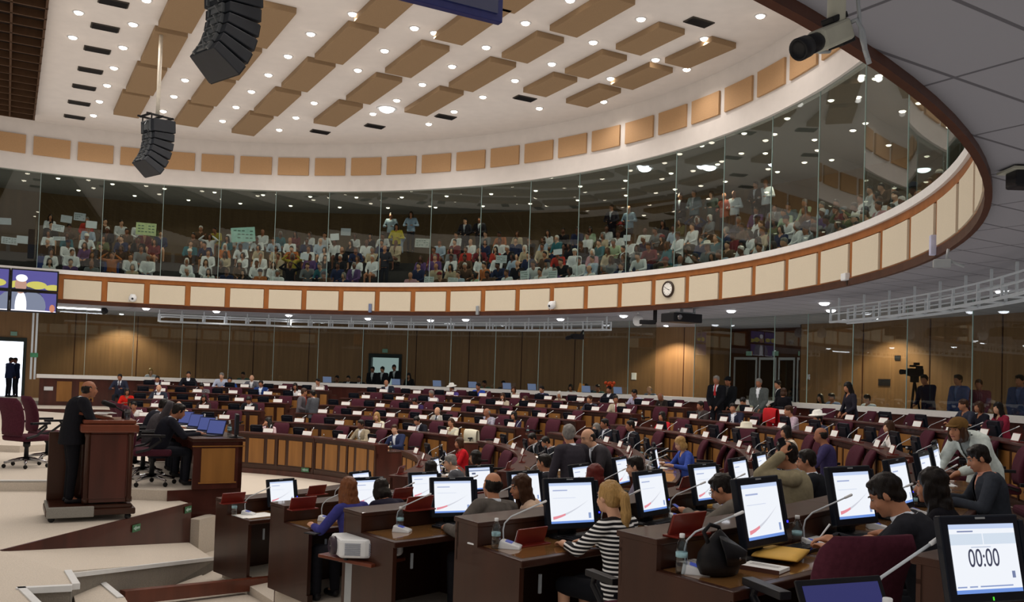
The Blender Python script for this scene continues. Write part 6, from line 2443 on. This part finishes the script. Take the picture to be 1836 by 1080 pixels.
for (px, py), pose, hr, hcol, tp, sk, lab in BACK:
    q_ = roots(px, py, R_OUT + .55 if px < 1700 else R_OUT - .9)
    p = q_[-1]
    z = min(max(p.z - 1.2, 1.2), 1.6)
    place(PRO[pose], (p.x, p.y, z), ang(p) + 180, lab, None, sk, hr, hcol, tp)
# orange envelope held up
p = at_d(1043, 699, 32.2)
t = thing('envelope', 'orange envelope held up at the parapet near the middle', 'envelope', p, .3)
part('paper_sleeve', MB().box((0, 0, 0), (.28, .02, .42), M.Rotation(.25, 3, 'Y')), mat('orange_paper', '#e0974a', .7), t)
# red flower headdress
p = at_d(1094, 690, roots(1094, 697, RF[5] + 1.13)[-1].y)
t = thing('flower_headdress', 'red and orange flower headdress on a person in the rear row', 'headdress', p)
m = MB()
for i in range(16):
    q_ = rnd.random() * 6.28
    rr = rnd.random() * .15
    m.ell((rr * math.cos(q_), rr * math.sin(q_), rnd.uniform(-.06, .07)), rnd.uniform(.03, .06), nu=8, nv=6)
part('flowers', m, mat('red_orange_petals', '#a8401c', .8, var=.5, scale=30), t, True)
# tripod camera of the operator
p = roots(1640, 668, 20.4)[-1]
t = thing('video_camera', 'black television camera on a tripod behind the glass', 'camera', (p.x, p.y, Z_OUT), 190 * D2R)
h = p.z - Z_OUT
part('body', MB().box((0, 0, h), (.42, .16, .2)).box((.05, 0, h + .16), (.2, .05, .05)), black_pl, t, bev=.02)
part('lens', MB().lathe([(.05, 0), (.06, .1), (.07, .2), (.05, .2)], (.2, 0, h), 16, 0, M.Rotation(PI / 2, 3, 'Y')), dark_metal, t, True)
part('viewfinder', MB().box((-.05, .12, h + .12), (.16, .08, .1)).box((-.05, 0, h + .22), (.12, .1, .07)), black_pl, t, bev=.01)
part('head', MB().box((0, 0, h - .18), (.16, .14, .16)), dark_metal, t)
for k in range(3):
    q_ = k * 2.094 + .4
    part('leg', MB().tube([(0, 0, h - .22), (.2 * math.cos(q_), .2 * math.sin(q_), .55), (.38 * math.cos(q_), .38 * math.sin(q_), 0)], [.03, .025, .02], 8), dark_metal, t)

# chairs with garments
ivory = mat('ivory_cloth', '#e3dcc4', .9, var=.06, scale=20)


def garment(p, heading, label, m_, w=.5, drop=.45):
    t = thing('jacket', label, 'jacket', p, heading * D2R)
    b = MB()
    n = 9
    for s_ in (1,):
        vs, fs = [], []
        prof = [(.05, -drop * .55), (.055, -.1), (.035, .0), (.0, .035), (-.05, .015), (-.075, -.1), (-.085, -drop * .6), (-.09, -drop)]
        th = .014
        for lay in (0, 1):
            for i in range(n + 1):
                y = -w / 2 + w * i / n
                for x, z in prof:
                    k_ = 1 + .12 * math.sin(i * 2.1 + z * 9)
                    vs.append(V((x * k_ * (1 if not lay else .82), y * (1 - .1 * max(0, z + .05)), z - (th if lay else 0) - .03 * abs(i - n / 2) / n)))
        K = len(prof)
        Q = (n + 1) * K
        for i in range(n):
            for j in range(K - 1):
                a = i * K + j
                fs += [(a, a + 1, a + K + 1, a + K), (Q + a + 1, Q + a, Q + a + K, Q + a + K + 1)]
        for i in range(n):
            fs += [(i * K, i * K + K, Q + i * K + K, Q + i * K), (i * K + K - 1, Q + i * K + K - 1, Q + i * K + 2 * K - 1, i * K + 2 * K - 1)]
        for j in range(K - 1):
            fs += [(j + 1, j, Q + j, Q + j + 1), (n * K + j, n * K + j + 1, Q + n * K + j + 1, Q + n * K + j)]
        b.add(vs, fs)
    part('cloth', b, m_, t, True)
    return t


p = at_d(1795, 868, 5.3)
t = put_chair((p.x, p.y, TZ[4]), 140, 'dark maroon chair with a pale garment over it at the right edge')
t.scale = (1.1, 1.25, 1.05)
ch = M.Rotation(140 * D2R, 3, 'Z')
garment(V((p.x, p.y, TZ[4] + 1.13 * 1.05)) + ch @ V((-.36, -.1, 0)), 140, 'pale grey-green garment hung on the chair back at the right edge', mat('pale_green_cloth', '#b9c0b0', .9, var=.1, scale=15), .4, .3)
for px, py, rr, lab, m_ in ((845, 780, RF[1] + DEEP + .55, 'ivory jacket hung over the chair back beside the cream-bloused woman', ivory), (1382, 742, RF[4] + DEEP + .5, 'bright red jacket hung over a chair back below the standing group', mat('red_cloth', '#b5161d', .9, var=.08))):
    p = roots(px, py - 8, rr)[-1]
    garment(p, ang(p) + 180, lab, m_, .5, .55)
p = roots(1338, 768, RF[3] + .45)[-1]
t = thing('hat', 'white hat resting on top of a desk monitor on the right', 'hat', p, .5)
part('crown', MB().lathe([(.19, .0), (.2, .012), (.11, .02), (.1, .1), (.05, .12), (.01, .11)], n=22), mat('straw_white', '#dcd3bd', .8), t, True)

# chairs at every other place
for blk, k, i, n, mid, loc in SEATS:
    if blk == 'N':
        continue
    a = mid
    if any(k == c[0] and abs(c[1] - mid) * RF[k] * D2R < .62 for c in CLAIM):
        a = min((c for c in CLAIM if c[0] == k), key=lambda c: abs(c[1] - mid))[1]
    chair_at(k, a, 'maroon desk chair, %s %s, %s row of the %s' % (ORD[i + 1], 'from left' if blk != 'R' else 'from far end', ROWN[k], BLK[blk]), 1.42, rnd.uniform(-14, 14))
for k, L_ in NEARM.items():
    for i, a in enumerate(L_):
        if any(k == c[0] and abs(c[1] - a) * RF[k] * D2R < .8 for c in CLAIM[-40:]) or k == 5 or (k == 4 and a < -44):
            continue
        chair_at(k, a, 'maroon desk chair, %s from left in the %s row of the near block' % (ORD[i + 1], ROWN[k]), 1.45, rnd.uniform(-20, 20))
# ---------------------------------------------------------------- the crowd in the gallery
VG = .03
GP = {
    'plain': figure(True, .05, head=(.1, .05, 0), vox=VG, hair=('short', 'bald'), top='shirt', lh=(-.1, .3, .62), rh=(.1, .3, .62)),
    'lean': figure(True, .3, .05, twist=.15, head=(.15, -.2, 0), vox=VG, hair=('short', 'thick'), top='shirt', lh=(-.14, .4, .68), rh=(.1, .42, .66)),
    'coat': figure(True, .05, -.03, head=(.05, .2, 0), vox=VG, hair=('short', 'bald'), top='suit', lh=(-.1, .3, .62), rh=(.12, .28, .62)),
    'lady': figure(True, .06, head=(.05, -.1, 0), vox=VG, hair=('long', 'bob'), top='shirt', female=True, lh=(-.08, .28, .62), rh=(.08, .28, .62)),
    'raise': figure(True, .05, head=(0, 0, 0), vox=VG, hair=('short', 'bob'), top='shirt', lh=(-.16, .3, 1.2), rh=(.16, .3, 1.2)),
    'up': figure(False, .03, head=(.05, .1, 0), vox=VG, hair=('short', 'long', 'bald'), top='shirt', lh=(-.12, .2, 1.1), rh=(.14, .2, 1.1)),
    'up_coat': figure(False, .04, head=(.05, -.2, 0), vox=VG, hair=('short',), top='suit', lh=(-.12, .2, 1.0), rh=(.14, .2, 1.05)),
}
PAL = [('white', '#d9dcdc', 26), ('pale blue', '#a3b3c4', 8), ('grey', '#77797b', 9), ('black', '#1d1e22', 14), ('navy', '#27304e', 9), ('dark red', '#6e2a30', 7), ('bright red', '#b03a30', 3), ('brown', '#5a4433', 8),
       ('beige', '#b5a58a', 7), ('olive', '#5f6444', 5), ('teal', '#2f6670', 4), ('purple', '#5d4570', 4), ('orange', '#b5693a', 3), ('yellow', '#a8963c', 1), ('pale green', '#a3b898', 3), ('pink', '#b98b93', 3)]
wts = [p[2] for p in PAL]
cand = []
for i in range(6):
    a = 118.6
    while a > -14:
        a -= (.6 + rnd.uniform(-.03, .09)) / GR[i] / D2R
        aisle = any(abs(a - c) < w / GR[i] / D2R for c, w in ((76.5, .75), (104, .5), (40, .5), (8, .5)))
        if aisle or rnd.random() > (.95 if i < 5 else .85):
            continue
        p = pol(GR[i] + rnd.uniform(-.08, .08), a, GZ[i])
        q = project(p + V((0, 0, 1.2)))
        if -15 < q[0] < 1745 and q[1] > 0:
            cand.append([i, a, p, q])
# standing ones, placed as in the photograph
UPS = [((702, 385), 5, 'up', '#9fb0ba', 'pale blue'), ((738, 383), 5, 'up', '#93a7bb', 'pale blue'), ((690, 470), 2, 'up', '#33333a', 'dark'), ((712, 405), 4, 'up', '#b8a83a', 'yellow'), ((835, 395), 5, 'up_coat', '#22242c', 'black'), ((861, 393), 5, 'up_coat', '#26262c', 'black'),
       ((1098, 371), 5, 'up_coat', '#1c1d26', 'black'), ((1129, 373), 5, 'up', '#7d93a3', 'grey-blue'), ((1222, 350), 5, 'up_coat', '#1d1e24', 'black'), ((1246, 345), 5, 'up_coat', '#5f7078', 'blue-grey'), ((1277, 347), 5, 'up', '#3c4a44', 'dark green'),
       ((1300, 350), 5, 'up', '#b8604e', 'coral'), ((1318, 346), 5, 'up', '#cdd5d8', 'white'), ((1357, 330), 5, 'up_coat', '#17181c', 'black'), ((1375, 326), 5, 'up', '#c9cfd2', 'white')]
ind = 0
cand.sort(key=lambda c: c[3][2])
N_IND = 196
pane0 = 117.36


def pane_no(a):
    return max(1, int((124.5 - a) / 7.147) + 1)


HC = ['black'] * 8 + ['brown'] * 3 + ['grey'] * 2 + ['white']
crowd_rest = []
seen = {}
for c in cand:
    i, a, p, q = c
    col = rnd.choices(PAL, wts)[0]
    pose = rnd.choices(['plain', 'lean', 'coat', 'lady', 'raise'], [6, 4, 3, 5, .5])[0]
    hairs = [k[5:] for k in GP[pose] if k.startswith('hair_')]
    hr = rnd.choice([h for h in hairs if h != 'bald' or rnd.random() < .35] or ['short'])
    rec = (pose, p, a + 180 + rnd.uniform(-18, 18), col, hr, rnd.choice(HC), rnd.randrange(4), i, a)
    if ind < N_IND:
        ind += 1
        hat = 'cap' if rnd.random() < .08 else 'brim' if rnd.random() < .04 else None
        where = '%s gallery row, behind pane %d' % (('front', 'second', 'third', 'fourth', 'fifth', 'back')[i], pane_no(a))
        desc = '%s-haired person in %s %s' % (rec[5], col[0], 'jacket' if pose == 'coat' else 'top')
        if hat:
            desc += ' with %s' % ('a cap' if hat == 'cap' else 'a brimmed hat')
        lab = '%s, %s' % (desc, where)
        if lab in seen:
            f_ = ((124.5 - a) / 7.147) % 1
            lab = '%s, %s of it' % (lab, 'left side' if f_ < .34 else 'centre' if f_ < .67 else 'right side')
            if lab in seen:
                lab = lab.replace('person in', ('slim ', 'broad ', 'stooping ', 'upright ')[len(seen) % 4] + 'person in')
        seen[lab] = 1
        lab = lab.replace('behind pane %d' % pane_no(a), '%s glass pane' % ORD[pane_no(a)])
        place(GP[pose], p, rec[2], lab, 'people seated in the glazed gallery', rec[6], hr, rec[5], col[1], rnd.choice(['#23252c', '#2c3450', '#3a332c']), '#d5d8dc', None, hat, rnd.choice(['#d8d4c8', '#26283a', '#7a2a2a']), detail=(i < 2))
    else:
        crowd_rest.append(rec)
for (px, py), i, pose, col, nm in UPS:
    q = roots(px, py, GR[i] + .1)
    p = q[-1]
    z = p.z - 1.62
    place(GP[pose], (p.x, p.y, max(z, GZ[i])), ang(p) + 180, 'standing person in %s, %s gallery row at the %s glass pane' % (nm, ('front', 'second', 'third', 'fourth', 'fifth', 'back')[i], ORD[pane_no(ang(p))]), 'people standing in the gallery', rnd.randrange(3),
          rnd.choice([k[5:] for k in GP[pose] if k.startswith('hair_')]), 'black', col, '#23252c', '#c9ced4')
# the rest of the far crowd, too many to build one by one
if crowd_rest:
    vs, fs, mi, mats_ = [], [], [], []

    def slot(m_):
        if m_ not in mats_:
            mats_.append(m_)
        return mats_.index(m_)
    for pose, p, h, col, hr, hcol, sk, i, a in crowd_rest:
        R = M.Translation(p) @ M.Rotation((h - 90) * D2R, 4, 'Z')
        for key, m_ in (('body', SKINS[sk]), ('top', cloth(col[1])), ('hair_' + hr, HAIRM[hcol])):
            me = GP[pose][key]
            o_ = len(vs)
            vs += [tuple(R @ v.co) for v in me.vertices]
            s_ = slot(m_)
            for f in me.polygons:
                fs.append(tuple(v + o_ for v in f.vertices))
                mi.append(s_)
    me = bpy.data.meshes.new('crowd')
    me.from_pydata(vs, [], fs)
    for m_ in mats_:
        me.materials.append(m_)
    me.polygons.foreach_set('material_index', mi)
    me.polygons.foreach_set('use_smooth', [True] * len(fs))
    o = link('crowd', me)
    tag(o, 'rest of the dense seated crowd in the farthest gallery seats behind glass', 'crowd', None, 'stuff')
print('CROWD', ind, len(crowd_rest))

# placards
n = 0
blank = mat('white_placard', '#d5dbe0', .8, var=.04)
ink = mat('placard_ink', '#5a7068', .8)
for (px, py, w, h, i, col, lab) in ((10, 397, 18, 12, 5, None, 'white placard at the far left edge of the gallery'), (119, 393, 18, 13, 5, None, 'white placard held high, left of the column of lamps'), (143, 389, 19, 14, 5, None, 'white placard held highest at the far left'),
                                    (104, 409, 20, 12, 4, None, 'white placard below the two highest ones'), (164, 403, 18, 13, 4, None, 'white placard right of the highest ones'), (17, 432, 26, 13, 3, None, 'large white placard low at the far left'),
                                    (40, 430, 18, 14, 3, None, 'white placard next to the large low one at the far left'), (106, 428, 20, 7, 3, None, 'narrow white banner sheet at the far left'), (262, 411, 34, 22, 4, '#c6d6a0', 'yellow-green banner with faint lines'),
                                    (436, 421, 42, 26, 4, '#a3cfc4', 'pale turquoise banner with dark lettering lines'), (600, 425, 16, 12, 4, None, 'white placard left of the pair held up in the middle'), (620, 416, 18, 13, 5, None, 'white placard held high in the middle'),
                                    (546, 460, 15, 11, 2, None, 'small white placard in the middle rows'), (769, 503, 19, 14, 0, None, 'white card standing on the sill, left of two in the middle'), (812, 503, 20, 10, 0, None, 'white card standing on the sill, right of two in the middle'),
                                    (941, 493, 20, 15, 0, None, 'white card standing on the sill below the right-hand crowd'), (991, 493, 20, 15, 0, None, 'white card standing on the sill, rightmost'), (899, 465, 22, 14, 1, None, 'white placard held low right of centre'),
                                    (1124, 427, 15, 11, 3, None, 'gridded white sheet held in the right-hand crowd'), (757, 436, 28, 16, 3, '#b9bdb8', 'grey-white banner held in the middle rows'), (1000, 452, 18, 10, 2, None, 'white sheet in the right-hand crowd')):
    r = GR[i] - .38 if i else RR + .22
    p = roots(px, py, r)[-1]
    s_ = p.y / FOC
    t = thing('placard', lab, 'placard', p, (ang(p) - 90) * D2R, 'placards in the gallery')
    part('sheet', MB().box((0, 0, 0), (w * s_, .012, h * s_), M.Rotation(rnd.uniform(-.12, .12), 3, 'Y')), blank if not col else mat('placard_' + col.strip('#'), col, .8), t)
    if w > 18:
        m = MB()
        for k in range(3):
            for j in range(5):
                if rnd.random() < .8:
                    m.box((w * s_ * (-.34 + .17 * j), -.0075, h * s_ * (.26 - .24 * k)), (w * s_ * .12, .002, h * s_ * .07))
        part('lettering', m, ink, t)
    n += 1
# empty blue seats
bs = None
for px, py, i in ((1450, 440, 2), (1470, 430, 2), (1480, 445, 1), (1330, 455, 2), (1590, 405, 2), (1090, 470, 1), (950, 475, 1), (560, 462, 2), (200, 470, 1), (905, 480, 1), (1085, 462, 1), (80, 470, 1), (1345, 430, 2)):
    p = roots(px, py, GR[i] + .15)[-1]
    lab = 'empty blue gallery seat, %s row at the %s glass pane' % (('front', 'second', 'third')[i], ORD[pane_no(ang(p))])
    if bs is None:
        bs = thing('gallery_seat', lab, 'seat', (p.x, p.y, GZ[i]), (ang(p) + 180) * D2R, 'empty blue gallery seats')
        part('seat', MB().box((.1, 0, .42), (.46, .5, .1)), blue_seat, bs, bev=.03)
        part('backrest', MB().box((-.16, 0, .72), (.1, .5, .62), M.Rotation(-.15, 3, 'Y')), blue_seat, bs, bev=.04)
        part('pedestal', MB().box((.05, 0, .2), (.1, .4, .4)), dark_metal, bs)
    else:
        dup(bs, (p.x, p.y, GZ[i]), (ang(p) + 180) * D2R, lab)

# ---------------------------------------------------------------- light of the room and settings
w = bpy.data.worlds.new('world')
SC.world = w
w.use_nodes = True
bg = w.node_tree.nodes['Background']
bg.inputs[0].default_value = (.92, .9, .95, 1)
bg.inputs[1].default_value = .085
cy = SC.cycles
cy.use_denoising = True
cy.max_bounces = 8
cy.diffuse_bounces = 2
cy.glossy_bounces = 2
cy.use_adaptive_sampling = True
cy.adaptive_threshold = .05
cy.transmission_bounces = 2
cy.transparent_max_bounces = 14
cy.sample_clamp_indirect = 4
cy.sample_clamp_direct = 0
cy.caustics_reflective = False
cy.caustics_refractive = False
cy.use_fast_gi = True
cy.fast_gi_method = 'ADD'
w.light_settings.ao_factor = 1.0
w.light_settings.distance = 2.5
vs_ = SC.view_settings
vs_.view_transform = 'Standard'
vs_.look = 'None'
vs_.exposure = -1.2
vs_.gamma = 1
vs_.use_curve_mapping = False
bpy.data.scenes.remove(TMP)
